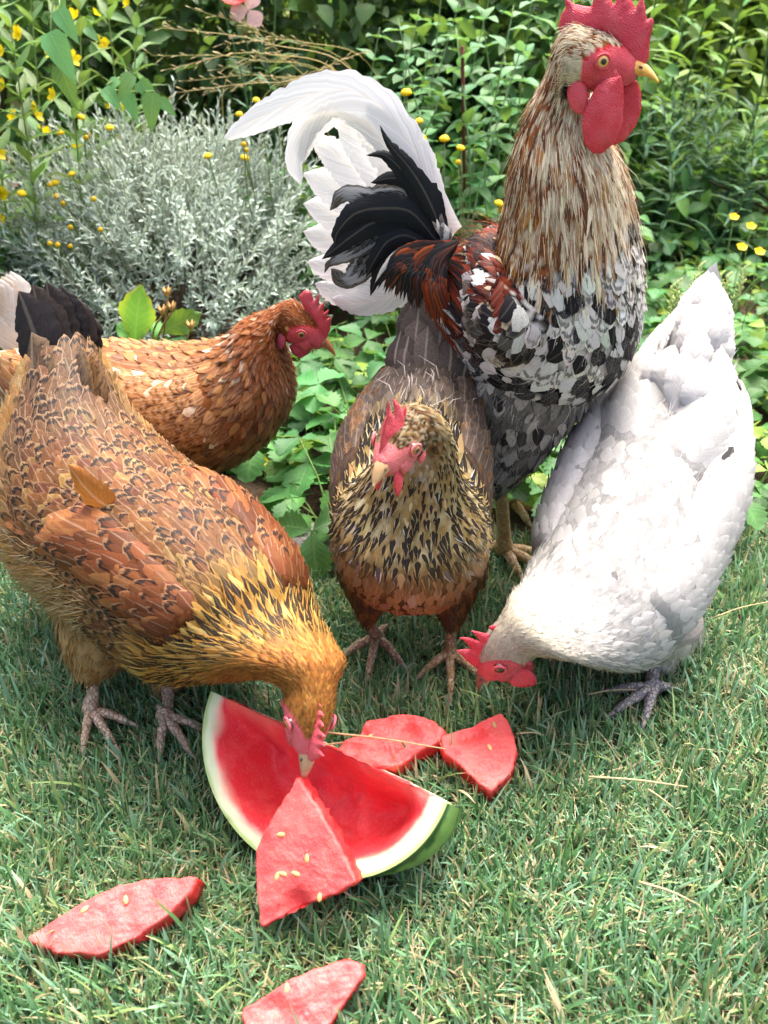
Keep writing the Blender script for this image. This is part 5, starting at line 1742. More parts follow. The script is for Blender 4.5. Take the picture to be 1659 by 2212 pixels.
# ================= RED HEN (behind, facing right)
RH1, RH2, RH3, RHW = C('#865228'), C('#a0703e'), C('#6a3c1c'), C('#d4bfa2')
def red_reg(s, th, P, rnd, rg, nb):
    n = len(s); c = np.cos(th); r2 = rg.random(n); nz = vnoise(P, 50, 2)
    wf = .03 + .12 * sstep(4.6, 6.0, s) * sstep(-.2, .8, c) + .6 * sstep(1.2, .2, s)
    ca = pick([RH1, RH2, RH3], [.5, .3, .2], r2)
    ca = np.where((rnd < wf)[:, None], RHW, ca)
    ca = mixc(ca, C('#9c7a5a'), .35 * sstep(-.3, -.9, c))
    ca = mixc(ca, C('#8a3f16'), .5 * sstep(5.0, 6.5, s))
    ca = jitter(ca, rg, .13)
    L = np.interp(s, [0, 2, 4, 5, 6, 8, 11], [.05, .036, .032, .028, .022, .013, .009]); W = np.interp(s, [0, 2, 4, 5, 6, 8, 11], [.02, .021, .019, .013, .009, .006, .0045])
    return pack(n, ca, ca * .45 + .25 * RHW, .7 * (rnd > .3), .12, 0, .35 * (rnd > .55), .25 * (r2 > .8), L, W, np.interp(s, [4, 5.5], [.25, .8]), .005 * np.interp(s, [6, 8], [1, .5]))
bb = [(12, 372, -32, .034, .028), (42, 390, -18, .062, .055), (98, 404, -6, .080, .076), (163, 412, 0, .084, .086), (222, 404, 18, .080, .084), (256, 374, 46, .060, .064), (266, 347, 44, .042, .044), (276, 334, 16, .030, .031)]
rows = [row(a, b, 1.045 - .00012 * a, p, -6, h, w) for a, b, p, h, w in bb]
def _tr2(pts, eye=(1408, 352), k=2.57e-4, ph=R(-24)):
    o = []
    for x, y in pts:
        a, b = (x - eye[0]) * k, -(y - eye[1]) * k
        o.append((a * math.cos(ph) + b * math.sin(ph) + .004, -a * math.sin(ph) + b * math.cos(ph) + .004))
    return o
b_comb = _tr2([(1498, 425), (1528, 360), (1536, 288), (1512, 302), (1527, 252), (1500, 272), (1508, 214), (1478, 244), (1486, 174), (1456, 216), (1447, 172), (1412, 168), (1380, 202), (1404, 252), (1420, 300), (1455, 350)])
b_wat = _tr2([(1450, 430), (1432, 470), (1385, 502), (1345, 480), (1330, 440), (1370, 415)])
hen_red, bS, bH = make_bird('hen', 'ginger red hen with pale tail standing behind the speckled gold hen, facing right', 'hen', rows, at(301, 333.5, .995), R(-24), R(-12), .98, red_reg,
    sizes=lerp_sizes([(0, .045, .018), (2, .036, .020), (4, .032, .018), (5, .026, .012), (6, .020, .009), (8, .013, .006), (13, .009, .005)]),
    seed=13, face=C('#b5343a'), iris=C('#b5733c'), beakc=(C('#8f5a2e'), C('#a8763f')), wisp=dict(n=1800, w=.0005, lift=.05, spread=.12),
    combo=[dict(outline=b_comb, thick=.007, col=C('#bf2f37'))], wattle=[dict(outline=b_wat, thick=.005, col=C('#b02a38'), offset=(0, -.008, 0)), dict(outline=b_wat, thick=.005, col=C('#b02a38'), offset=(0, .008, 0))],
    earlobe=[dict(c=(-.0155, .0175, -.018), r=(.006, .0035, .012), col=C('#b9405a'), tilt=-.2), dict(name='ear_tuft', c=(-.013, .0185, .002), r=(.0065, .0035, .006), col=C('#a98250'), mat='down')],
    wing=dict(s0=1.0, s1=4.5, t0=.45, t1=1.75, thick=.011, L=.034, W=.019, skew=.12, fskew=.1,
              reg=lambda s, th, P, rnd, rg: (lambda n, r2: pack(n, jitter(np.where((rnd < .03)[:, None], RHW, pick([C('#844e24'), C('#9a653a'), C('#6b3a1a')], [.5, .28, .22], r2)), rg, .12), np.tile(C('#c79a68'), (n, 1)), .8, .1, 0, .5, .1, np.interp(s, [1, 3, 4.5], [.05, .036, .026]), np.interp(s, [1, 3, 4.5], [.022, .02, .016]), .25, .006))(len(s), rg.random(len(s))),
              flight=[(2.3 - .1 * k, 1.15 + .09 * k, .10, .026, C('#83481f'), C('#c39a6a'), (0, .3, 0, 0), .1) for k in range(6)]))
for i in range(9):
    u = i / 8
    tailf('tail_feather', [D(85, 850 - 20 * u, 1.09), D(72 - 30 * u, 770 - 30 * u, 1.10), D(58 - 60 * u, 690 - 20 * u, 1.11), D(22 - 75 * u, 585 + 45 * u, 1.13 - .04 * u)], .052, mixc(C('#ded8ce'), C('#cdb493'), np.array(.25 * (i % 3))), C('#a8784c'), (0, 0, 0, 0), .12, .1, 500 + i, (.3 * u + .1, -1, .2), .1, hen_red, .05, .4)
thigh(hen_red, at(150, 462, 1.02), at(140, 510, 1.02), .045, .016, [RH1, RH2, C('#a88660')], [RH3], 15)
thigh(hen_red, at(165, 455, 1.09), at(160, 500, 1.09), .045, .016, [RH1, RH2, C('#a88660')], [RH3], 16)
leg(at(140, 505, 1.02), np.array([-.29, 1.02, 0]), R(-10), .0075, C('#a58a5c'), hen_red, toe=.05)
leg(at(160, 498, 1.09), np.array([-.27, 1.10, 0]), R(-5), .0075, C('#a58a5c'), hen_red, toe=.05)

# ================= SPECKLED GOLD HEN (front left, pecking)
GB, GG, GD, GBLK, GP = C('#64401f'), C('#c08a3a'), C('#5f351b'), C('#1c1512'), C('#c8a05a')
def gold_reg(s, th, P, rnd, rg, nb):
    n = len(s); c = np.cos(th); r2 = rg.random(n); nz = vnoise(P, 45, 5)
    nk = sstep(3.9, 5.0, s + .25 * nz)
    hd = sstep(5.9, 6.8, s)
    ca = pick([GB, C('#774c25'), GD, C('#876637')], [.45, .28, .15, .12], r2)
    neckc = pick([C('#b08840'), C('#c09e58'), C('#a0722f')], [.45, .3, .25], r2)
    ca = mixc(ca, neckc, nk)
    ca = mixc(ca, pick([C('#a56c30'), C('#96602c'), C('#b38040')], [.5, .3, .2], r2), hd)
    rump = sstep(2.3, .9, s) * sstep(-.2, .3, c)
    ca = mixc(ca, C('#5f4630'), rump * .75)
    flu = sstep(3.4, 2.6, s) * sstep(.40, .05, c - .35 * sstep(2.4, 1.4, s))                 # fluffy hind parts
    ca = mixc(ca, pick([C('#a98a5e'), C('#b1854d'), C('#9c7a4c')], [.4, .35, .25], r2), flu)
    ca = jitter(ca, rg, .11)
    st = .95 * nk * (1 - hd) * (rnd < .72)
    la = (1 - nk) * (1 - flu) * np.where(rnd < .5, .95, .3 * r2)
    L = np.interp(s, [0, 1, 3, 4.4, 5.5, 7, 9, 13], [.036, .034, .029, .032, .029, .016, .010, .008]); W = np.interp(s, [0, 1, 3, 4.4, 5.5, 7, 9, 13], [.021, .020, .018, .0135, .0098, .0066, .005, .004])
    return pack(n, ca, np.tile(GBLK, (n, 1)), .65 * rnd * (1 - flu) * (1 - hd), .10 + .5 * rump, st, la, .35 * hd * (rnd < .25), L, W, np.interp(s, [3.6, 4.8], [.2, .85]), np.where(flu > .5, .009, .0055) * np.interp(s, [6, 8], [1, .5]))
ll = [(60, 372, .915, -46, .052, .048), (66, 454, .868, -40, .108, .086), (106, 518, .798, -33, .126, .108), (166, 566, .716, -27, .114, .106), (220, 620, .645, -24, .096, .094)]
rows = [row(a, b, Y, p, -54, h, w) for i, (a, b, Y, p, h, w) in enumerate(ll)]
hen_gold, gS, gH = make_bird('hen', 'speckled gold and brown hen bending down to peck the big watermelon wedge', 'hen', rows, at(289, 723, .512), R(-44), R(-88), .98, gold_reg, neck=(5, (.080, .062, .045), (.080, .062, .045), (-.004, 0, -.010)), head_roll=R(24),
    sizes=lerp_sizes([(0, .032, .019), (2, .031, .019), (3.6, .028, .017), (4.4, .029, .0125), (5.5, .026, .0105), (7, .014, .007), (9, .009, .0052), (13, .008, .0045)]),
    seed=23, face=C('#c05560'), iris=C('#a8642c'), beakc=(C('#a98b6c'), C('#a98b6c')), wisp=dict(n=2600, w=.0006, lift=.05, spread=.13,
        fluff=[(.3, 3.3, math.pi * .36, math.pi * 1.1, 16000, .024, [C('#b39a70'), C('#a98350'), C('#9a7544'), C('#c0aa85')], .25)]),
    combo=[dict(outline=hen_comb(.98, .026, 6, -.016, .034, base=.015), thick=.006, col=C('#c2424f'))],
    wattle=[dict(outline=round_wattle(.018, -.026, .010, .012, .92), thick=.004, col=C('#b8384a'), offset=(0, -.008, 0)), dict(outline=round_wattle(.018, -.026, .010, .012, .92), thick=.004, col=C('#b8384a'), offset=(0, .008, 0))],
    earlobe=[dict(c=(-.013, .0165, -.012), r=(.005, .0035, .010), col=C('#c23850'), tilt=-.2), dict(name='ear_tuft', c=(-.011, .017, .002), r=(.006, .0035, .0055), col=C('#a07a48'), mat='down')],
    wing=dict(s0=2.35, s1=4.6, t0=.42, t1=1.10, thick=.010, L=.032, W=.020, skew=.18, fskew=.15,
              reg=lambda s, th, P, rnd, rg: (lambda n, r2: pack(n, jitter(pick([C('#6b3a1b'), C('#774523'), C('#5b3117'), C('#82522b')], [.4, .25, .2, .15], r2), rg, .10), np.tile(GBLK, (n, 1)), .7 * rnd, .05, 0, .9 * (rnd < .22), 0, np.interp(s, [2.3, 3.2, 4.4], [.042, .034, .027]), np.interp(s, [2.3, 3.2, 4.4], [.024, .020, .016]), .25, .006))(len(s), rg.random(len(s))),
              flight=[(3.0 - .08 * k, .62 + .06 * k, .075, .028, C('#7c4a26'), C('#c08a54'), (0, .25, 0, 0), .08) for k in range(7)]))
# one loose orange feather sticking out of the wing, with grey down
tailf('loose_wing_feather', [D(265, 1105, .685), D(225, 1090, .68), D(185, 1055, .68), D(146, 1003, .685)], .032, C('#a8692c'), C('#2a201c'), (0, .2, 0, 0), .15, .5, 610, (-.3, -1, .4), .15, hen_gold, .05, .6)
for i in range(6):                                            # dark tail
    u = i / 5
    tailf('tail_feather', [D(165 - 50 * u, 850, .915 - .03 * u), D(150 - 55 * u, 780, .925 - .03 * u), D(175 - 105 * u, 710, .94 - .02 * u), D(190 - 150 * u, 668 - 40 * u - 38 * math.sin(math.pi * u), .955)], .062, [C('#221d1c'), C('#2c2522'), C('#1d1a1c')][i % 3], C('#55402c'), (0, 0, 0, 0), .12, .0, 650 + i, (-.45 + .25 * u, -1, .35), .12, hen_gold, .05, .3)
for i in range(18):                                           # mottled tail coverts
    u = rg_.random()
    x1, y1 = 62 + 130 * u, 690 + 60 * u + 150 * rg_.random()
    tailf('tail_covert', [D(70 + 150 * u, 960, .845), D(64 + 140 * u, .5 * (960 + y1), .852), D(x1, y1, .915)], .054, C('#5a4733') if rg_.random() < .75 else C('#7c5a36'), C('#2a211c'), (0, .3, 0, 0), .7, .0, 680 + i, (-.4, -1, .4), .14, hen_gold, .05, .5)
_tg = [C('#a98a5c'), C('#b0905f'), C('#8e7247'), C('#9a6f3a')]
thigh(hen_gold, D(255, 1255, .735), D(195, 1445, .672), .066, .019, _tg, [C('#6e5230')], 25, .032, .018, 2600)
thigh(hen_gold, D(400, 1270, .76), D(362, 1480, .70), .056, .018, _tg, [C('#6e5230')], 26, .032, .018, 1200)
leg(D(193, 1420, .672), at_z(94, 722, 0), R(-50), .0076, C('#a88c74'), hen_gold, toe=.054)
leg(D(360, 1465, .695), at_z(167, 728, 0), R(-50), .0076, C('#a88c74'), hen_gold, toe=.054)

# ================= DARK STRIPED HEN (middle, facing us)
def mid_reg(s, th, P, rnd, rg, nb):
    n = len(s); c = np.cos(th); r2 = rg.random(n); nz = vnoise(P, 55, 7)
    back = sstep(3.35, 2.7, s - .5 * (c < 0))
    low = sstep(-.05, -.62, c + .12 * nz) * sstep(5.6, 4.4, s)
    str_ = pick([C('#b09a68'), C('#a08450'), C('#c6b78e')], [.5, .3, .2], r2)
    ca = np.where((rnd < .10)[:, None], C('#d8d2c8'), str_)
    ca = mixc(ca, pick([C('#64462c'), C('#7c5c38'), C('#4e3620')], [.45, .3, .25], r2), low)
    ca = mixc(ca, pick([C('#5d5046'), C('#6c5e52'), C('#4a3f38')], [.4, .3, .3], r2), back)
    hd = sstep(7.0, 7.8, s)
    ca = mixc(ca, pick([C('#84683f'), C('#b0a080'), C('#6c4a2a'), C('#2e231c')], [.30, .28, .17, .25], r2), hd)
    throat = sstep(6.9, 7.5, s) * sstep(-.70, -.95, c)
    ca = mixc(ca, C('#b9b0a4'), throat)
    ca = jitter(ca, rg, .10)
    cb = mixc(np.tile(C('#1c1612'), (n, 1)), np.tile(C('#c89a62'), (n, 1)), low)
    cb = mixc(cb, np.tile(C('#332a26'), (n, 1)), back)
    st = .98 * (1 - low) * (1 - back) * (1 - .35 * hd) * (1 - throat) * (rnd < .88)
    la = .35 * low
    L = np.interp(s, [0, 2, 3, 4.5, 5.5, 7, 9, 13], [.045, .036, .036, .036, .032, .018, .010, .008]); W = np.interp(s, [0, 2, 3, 4.5, 5.5, 7, 9, 13], [.024, .022, .0155, .0125, .0105, .0072, .005, .004])
    W = W * (1 + .35 * low)
    return pack(n, ca, cb, .9 * np.maximum(low, back) * (rnd > .5) + .1, .5 * back + .35 * low, st, la, .15 * low, L, W, np.interp(s, [2.6, 3.4], [.2, .8]) * (1 - .6 * low), (.0035 + .002 * back) * np.interp(s, [6, 8], [1, .5]))
mm_ = [(.985, .300, -38, .020, .018), (.945, .272, -36, .046, .044), (.885, .226, -18, .074, .072), (.820, .192, 8, .088, .084), (.760, .186, 38, .092, .086), (.725, .225, 64, .070, .074), (.702, .272, 76, .045, .048), (.686, .312, 62, .031, .032)]
_mx = [.062, .050, .036, .030, .029, .027, .022, .018]
rows = [[_mx[i], Y, z, R(p), R(-92 - (10 * max(0, i - 5))), h, w, 0, .12 if 2 < i < 5 else 0] for i, (Y, z, p, h, w) in enumerate(mm_)]
m_wat = lambda o: dict(outline=round_wattle(.021, -.025, .0095, .016, .95), thick=.006, col=C('#c8283a'), offset=(0, o, 0))
hen_mid, mS, mH = make_bird('hen', 'dark hen with cream striped neck facing the camera in front of the rooster', 'hen', rows, at(415, 449, .652), R(-6), R(-118), .97, mid_reg, neck=(6, (.042, .031), (.046, .033)),
    sizes=lerp_sizes([(0, .04, .022), (2, .036, .021), (3, .032, .0140), (4.5, .030, .0115), (5.5, .025, .0098), (7, .016, .0075), (9, .009, .005), (13, .008, .0045)]),
    seed=33, beaklen=.021, face=C('#b8605e'), iris=C('#9c6a34'), beakc=(C('#a8865c'), C('#b39560')), wisp=dict(n=500, w=.0005, lift=.05, spread=.12,
        fluff=[(.4, 2.9, -1.2, 1.2, 1500, .018, [C('#6d6057'), C('#8f857c'), C('#574b44')], .3)]),
    combo=[dict(outline=hen_comb(.95, .040, 4, -.018, .024, base=.014), thick=.007, col=C('#bb3040'), wave=.0035)],
    wattle=[m_wat(-.010), m_wat(.010)],
    earlobe=[dict(c=(-.012, .0170, -.014), r=(.005, .0035, .008), col=C('#c85a62'), tilt=-.2), dict(name='ear_tuft', c=(-.011, .0178, .002), r=(.0065, .0035, .007), col=C('#c8bca4'), mat='down')],
    bare=lambda h, s, nb: (s > nb - .4) & (((h[:, 0] > .0) & (h[:, 2] < .010) & (h[:, 2] > -.02)) | (h[:, 0] > .018)),
    wing=dict(s0=.9, s1=3.6, t0=.75, t1=1.75, thick=.012, L=.034, W=.020, skew=.1, fskew=.1,
              reg=lambda s, th, P, rnd, rg: (lambda n, r2: pack(n, jitter(pick([C('#5a4c42'), C('#6b5a4c'), C('#7c5a3a')], [.45, .3, .25], r2), rg, .1), np.tile(C('#2c2420'), (n, 1)), .6, .5, 0, .3, 0, .036, .021, .25, .005))(len(s), rg.random(len(s))),
              flight=[(2.0 - .1 * k, 1.2 + .08 * k, .09, .024, C('#4a3e38'), C('#2a2320'), (0, .3, 0, 0), .3) for k in range(5)]))
for i in range(9):
    u = i / 8 - .5
    b = np.array([.055 + .02 * u, .955, .295]); e = D(955 + 10 * u, 562 + 90 * abs(u), 1.02)
    m_ = (b + e) / 2 + np.array([.026 * u, .015, .0])
    tailf('tail_feather', [b, m_, e + np.array([.010 * u, .0, 0])], .030, [C('#3f3b3d'), C('#4c4540'), C('#353335')][i % 3], C('#6a5b48'), (0, 0, 0, 0), .35, .35, 700 + i, (1.6 * (u if abs(u) > .06 else .06), -.55, .2), .12, hen_mid, .05, .3)
for i in range(26):                                           # grey-brown coverts up the tail, pale shafts
    u = rg_.random(); v = rg_.uniform(-1, 1)
    b = np.array([.048 + .036 * v * (1 - .75 * u), .89 + .085 * u, .285 + .055 * u - .018 * abs(v)])
    e = b + np.array([.004 * v + .006, .045, .052])
    tailf('tail_covert', [b, (b + e) / 2 + np.array([.006 * v, -.008, .006]), e], .030, [C('#5d5048'), C('#6e6056'), C('#4a3f39')][i % 3], C('#2f2724'), (0, 0, 0, 0), .4, .15, 730 + i, (.5 * v, -1, .5), .16, hen_mid, .06, .9)
for i in range(14):                                           # white quill ends and down on the sore back
    v = rg_.uniform(-1, 1); u = rg_.random()
    p, nn, ds, _ = mS.ev(np.array([1.6 + 1.5 * u]), np.array([v * .9]))
    p, nn = p[0] + nn[0] * .006, nn[0]
    fl = -ds[0] / np.linalg.norm(ds[0])
    sd = np.cross(nn, fl)
    mb = MB(); q = rg_.uniform(-.6, .6)
    ln = rg_.uniform(.012, .026)
    mb.tube([p, p + (fl + sd * q) * ln * .5 + nn * .006, p + (fl + sd * q * 2) * ln + nn * .004], [.0009, .0006, .0002], 5, C('#a89e94'))
    mb.build('quill', M['down'], hen_mid)
_tm = [C('#6b4a2c'), C('#54402e'), C('#84592e')]
thigh(hen_mid, np.array([-.012, .79, .13]), np.array([-.018, .765, .068]), .042, .014, _tm, [GBLK], 35)
thigh(hen_mid, np.array([.075, .79, .13]), np.array([.078, .755, .068]), .042, .014, _tm, [GBLK], 36)
leg([-.018, .765, .074], at_z(377, 648, 0), R(-100), .0075, C('#8a6a50'), hen_mid, spread=48, toe=.058)
leg([.078, .757, .074], at_z(449, 664, 0), R(-92), .0075, C('#8f7048'), hen_mid, spread=48, toe=.058)

# ================= WHITE HEN (right, pecking)
def white_reg(s, th, P, rnd, rg, nb):
    n = len(s); c = np.cos(th); r2 = rg.random(n)
    ca = pick([C('#b9b8b5'), C('#b0afac'), C('#bfbdb6')], [.5, .3, .2], r2)
    ca = mixc(ca, C('#c0b28e'), .55 * sstep(5.0, 7.5, s) + .25 * sstep(-.2, -.8, c) * sstep(3.5, 5, s))
    ca = jitter(ca, rg, .05)
    blk = (rnd < .009) & (s < 5)
    tk = (rnd > .975) & (s < 6.5)
    ca = np.where(blk[:, None], C('#2a2a2c'), ca)
    L = np.interp(s, [0, 2, 4, 5.5, 7, 9, 13], [.05, .040, .034, .026, .015, .010, .008]); W = np.interp(s, [0, 2, 4, 5.5, 7, 9, 13], [.028, .026, .020, .013, .008, .0055, .0045])
    L = np.where(tk, L * .6, L)
    return pack(n, ca, np.tile(C('#3c3a38'), (n, 1)), .15, .35 * tk, .7 * tk, 0, 0, L, W, np.interp(s, [4, 5.5], [.2, .7]), .0030 * np.interp(s, [6, 8], [1, .5]))
ww_ = [(707, 318, .985, -46, .022, .018), (691, 380, .950, -44, .046, .046), (664, 456, .892, -34, .078, .084), (633, 532, .818, -22, .092, .092), (603, 598, .745, -24, .092, .091), (574, 640, .690, -36, .066, .070), (542, 660, .660, -44, .045, .046), (522, 664, .645, -48, .033, .034)]
_wy = [-127, -127, -128, -130, -136, -146, -156, -162]
rows = [row(a, b, Y, p, _wy[i], h, w) for i, (a, b, Y, p, h, w) in enumerate(ww_)]
hen_white, wS, wH = make_bird('hen', 'white hen with a few black flecks bending its head towards the watermelon', 'hen', rows, at(500, 668, .612), R(-54), R(-178), 1.04, white_reg, neck=(5, (.078, .060, .044), (.080, .060, .044), (0, 0, -.006)),
    sizes=lerp_sizes([(0, .045, .026), (2, .040, .025), (4, .034, .019), (5.5, .024, .012), (7, .014, .008), (9, .009, .0055), (13, .008, .005)]),
    seed=43, face=C('#b03a44'), iris=C('#3a2018'), beakc=(C('#6e4a40'), C('#b88a78')), gape=.42, wisp=dict(n=3500, w=.0005, lift=.07, spread=.15,
        fluff=[(.3, 1.9, -1.5, 1.5, 2500, .026, [C('#d4d4d2'), C('#cfccc6')], .25)]),
    combo=[dict(outline=hen_comb(.95, .038, 4, -.028, .030, base=.013), thick=.008, col=C('#c41f3a'), wave=.0015)],
    wattle=[dict(outline=round_wattle(.010, -.034, .013, .017, .95), thick=.005, col=C('#c41f35'), offset=(0, .010, 0)), dict(outline=round_wattle(.010, -.034, .013, .017, .95), thick=.005, col=C('#c41f35'), offset=(0, -.008, 0))],
    earlobe=[dict(c=(-.016, .0168, -.012), r=(.004, .0035, .009), col=C('#b23a50'), tilt=-.2), dict(name='ear_tuft', c=(-.012, .0182, .003), r=(.0075, .0035, .0065), col=C('#cfc4a8'), mat='down')],
    wing=[dict(name='rump_cushion', s0=.7, s1=2.5, t0=.10, t1=1.30, thick=.022, pow=1.2, L=.040, W=.026, skew=.25, reg=lambda s, th, P, rnd, rg: (lambda n: pack(n, jitter(np.tile(C('#bab9b6'), (n, 1)), rg, .05), np.tile(C('#55534f'), (n, 1)), .2, 0, 0, 0, 0, .046, .028, .2, .006))(len(s))), dict(s0=.9, s1=4.1, t0=.74, t1=1.75, thick=.024, L=.036, W=.022, skew=.1, fskew=.05,
              reg=lambda s, th, P, rnd, rg: (lambda n: pack(n, jitter(np.where((rnd < .02)[:, None], C('#333234'), np.tile(C('#b8b7b4'), (n, 1))), rg, .04), np.tile(C('#55534f'), (n, 1)), .3, .12 * (rnd > .93), 0, 0, 0, np.interp(s, [1, 3, 4], [.05, .038, .03]), np.interp(s, [1, 3, 4], [.028, .023, .018]), .2, .005))(len(s)),
              flight=[(2.2 - .12 * k, 1.10 + .09 * k, .105, .030, C('#bbbbb8'), C('#a9a6a0'), (0, 0, 0, 0), 0.0) for k in range(7)])])
for i in range(11):
    u = i / 10 - .5
    b = at(692 + 14 * u, 385, .955); e = D(1548 + 14 * u, 566 + 200 * abs(u) ** 1.3, 1.02 - .02 * u)
    m_ = (b + e) / 2 + np.array([.034 * u, .005, .004])
    tailf('tail_feather', [b, m_, e], .042, C('#c0c0bf'), C('#b5b5b5'), (0, 0, 0, 0), 0, .3, 800 + i, (1.5 * (u if abs(u) > .06 else .06), -.8, .25), .10, hen_white, .05, .3, notch=.08, soft=.5)
for i in range(60):
    u = rg_.random(); v = rg_.uniform(-1, 1)
    p, nn, ds, _ = wS.ev(np.array([.3 + 1.5 * u]), np.array([v * 1.3]))
    b = p[0]; e = b + np.array([.012 + .020 * v, .030, .058]) * (.6 + .5 * rg_.random()) + nn[0] * .004
    tailf('tail_covert', [b, (b + e) / 2 + nn[0] * .006, e], .034, C('#bdbcba'), None, (0, 0, 0, 0), 0, .12, 830 + i, tuple(nn[0] + np.array([0, -.2, .3])), .10, hen_white, .05, .2, soft=1.2)
for (x, y, a, l, w) in [(1205, 1090, .5, .014, .009), (1468, 1070, -.2, .016, .008), (1380, 1130, -.7, .013, .006), (1460, 1180, .6, .012, .005), (1395, 1305, -.5, .012, .004), (1300, 850, .2, .008, .004), (1440, 815, 1.1, .018, .006), (1315, 760, .5, .010, .004)]:
    pass
_tw = [C('#c9c4b8'), C('#b5ae9e'), C('#cfcabf')]
thigh(hen_white, at(664, 618, .74), at(661, 656, .735), .042, .017, _tw, [C('#9c958a')], 45)
thigh(hen_white, at(600, 620, .79), at(600, 655, .80), .042, .017, _tw, [C('#9c958a')], 46)
leg(at(660, 648, .735), at_z(650, 700, 0), R(-150), .0085, C('#6f6e74'), hen_white, toe=.055)
leg(at(600, 650, .80), np.array([.262, .79, 0]), R(-150), .0085, C('#6f6e74'), hen_white, toe=.055)
for o_ in (rooster, hen_red, hen_gold, hen_mid, hen_white): finish_bird(o_)
# ------------------------------------------------------------------ watermelon
RED, PINK, PALE, RINDW, SKIN, SKIN2 = C('#dd3640'), C('#e8675c'), C('#eac2a8'), C('#d6dfb4'), C('#a9c07a'), C('#3f6a2e')
def wedge():
    T1, T2 = at_z(211, 691, .100), at_z(447, 803, .112)
    Mid = (T1 + T2) / 2
    a = T2 - T1; Rm = np.linalg.norm(a) / 2; a /= np.linalg.norm(a)
    d1 = np.array([-.41, -.59, -.70]); d1 -= a * d1.dot(a); d1 /= np.linalg.norm(d1)
    n1 = np.cross(d1, a); n1 /= np.linalg.norm(n1); d2 = -n1
    ANG = R(82)
    root = empty('watermelon_wedge', (Mid[0], Mid[1], 0)); off = np.array([Mid[0], Mid[1], 0])
    tag(root, 'big watermelon wedge with green rind and pecked red flesh, lying on the lawn', 'watermelon')
    def face(name, alpha, scoop, seed):
        dv = d1 * math.cos(alpha) + d2 * math.sin(alpha); nv = np.cross(dv, a) if alpha == 0 else -np.cross(dv, a)
        nb_, nr_ = 84, 52
        V = np.zeros((nr_, nb_, 3)); cc = np.zeros((nr_, nb_, 4))
        for i in range(nr_):
            r = (i / (nr_ - 1)) ** .85
            for j in range(nb_):
                b = math.pi * j / (nb_ - 1)
                x, y = r * math.cos(b), r * math.sin(b)
                p = Mid + Rm * (x * a + y * .86 * dv)
                w = 1 - .11 * mnoise.noise(Vector((x * 2.2, y * 2.2, seed)))
                sc_ = scoop * float(sstep(.90, .68, np.array(r * w))) * float(sstep(-.02, .30, np.array(y))) * (1 + .5 * mnoise.noise(Vector((x * 3, y * 3, seed + 4))))
                sc_ += .0016 * mnoise.noise(Vector((x * 14, y * 14, seed))) * (r < .9) + .004 * mnoise.noise(Vector((x * 5, y * 5, seed + 9))) * float(sstep(.92, .8, np.array(r)))
                V[i, j] = p - nv * sc_
                k = r + .02 * mnoise.noise(Vector((x * 6, y * 6, seed + 2)))
                # pale ridge along the outer straight edge
                ed = float(sstep(.16, .02, np.array(y))) * float(sstep(.35, .9, np.array(abs(x) + .2)))
                if k < .865: c_, f_ = RED, 1
                elif k < .90: c_, f_ = mixc(RED, PALE, np.array((k - .865) / .035)), 1
                elif k < .925: c_, f_ = mixc(PALE, RINDW, np.array((k - .90) / .025)), .4
                elif k < .965: c_, f_ = RINDW, 0
                else: c_, f_ = mixc(RINDW, SKIN, np.array(min(1, (k - .965) / .02))), 0
                if k < .86: c_ = mixc(c_, PINK, np.array(ed * .8))
                cc[i, j] = (*c_, f_)
        return grid_mesh(name, V - off, cc, False, False)
    link('flesh', face('flesh', 0.0, .058, 1.0), M['melon'], root)
    link('back_flesh', face('back_flesh', ANG, .004, 5.0), M['melon'], root)
    # rind
    na, nb_ = 22, 84
    V = np.zeros((na, nb_, 3)); cc = np.zeros((na, nb_, 4))
    for i in range(na):
        al = ANG * i / (na - 1)
        dv = d1 * math.cos(al) + d2 * math.sin(al)
        for j in range(nb_):
            b = math.pi * j / (nb_ - 1)
            bul = 1.002 + .09 * float(sstep(0, .55, np.array(al))) * (.10 + .90 * float(sstep(1.9, .5, np.array(b)))) * float(sstep(ANG, ANG * .7, np.array(al)))
            V[i, j] = Mid + Rm * bul * (math.cos(b) * a + math.sin(b) * .86 * dv)
            s = math.sin(al * 13 + 1.2 * mnoise.noise(Vector((al * 3, b * 6, 0))) + .8 * mnoise.noise(Vector((al * 9, b * 20, 4))))
            c_ = mixc(C('#6f9448'), C('#2c4f22'), np.array(float(sstep(-.1, .45, np.array(s)))))
            if i == 0: c_ = C('#8fae62')
            cc[i, j] = (*c_, 1)
    link('rind', grid_mesh('rind', V - off, cc, False, False), M['rind'], root)
    f2 = []
    c0 = Mid + Rm * .95 * d1; hull = [Mid + Rm * (math.cos(t) * a + math.sin(t) * .86 * (d1 * math.cos(q) + d2 * math.sin(q))) for t in np.linspace(0, math.pi, 14) for q in (0, ANG / 2, ANG)]
    MELON_FOOT.append(convex([(p[0], p[1]) for p in hull if p[2] < .05]))
    return Mid, a, d1, n1, Rm

def convex(pts):
    pts = sorted(set(map(tuple, pts)))
    def half(ps):
        h = []
        for p in ps:
            while len(h) > 1 and (h[-1][0]-h[-2][0])*(p[1]-h[-2][1]) - (h[-1][1]-h[-2][1])*(p[0]-h[-2][0]) <= 0: h.pop()
            h.append(p)
        return h[:-1]
    return half(pts) + half(pts[::-1])

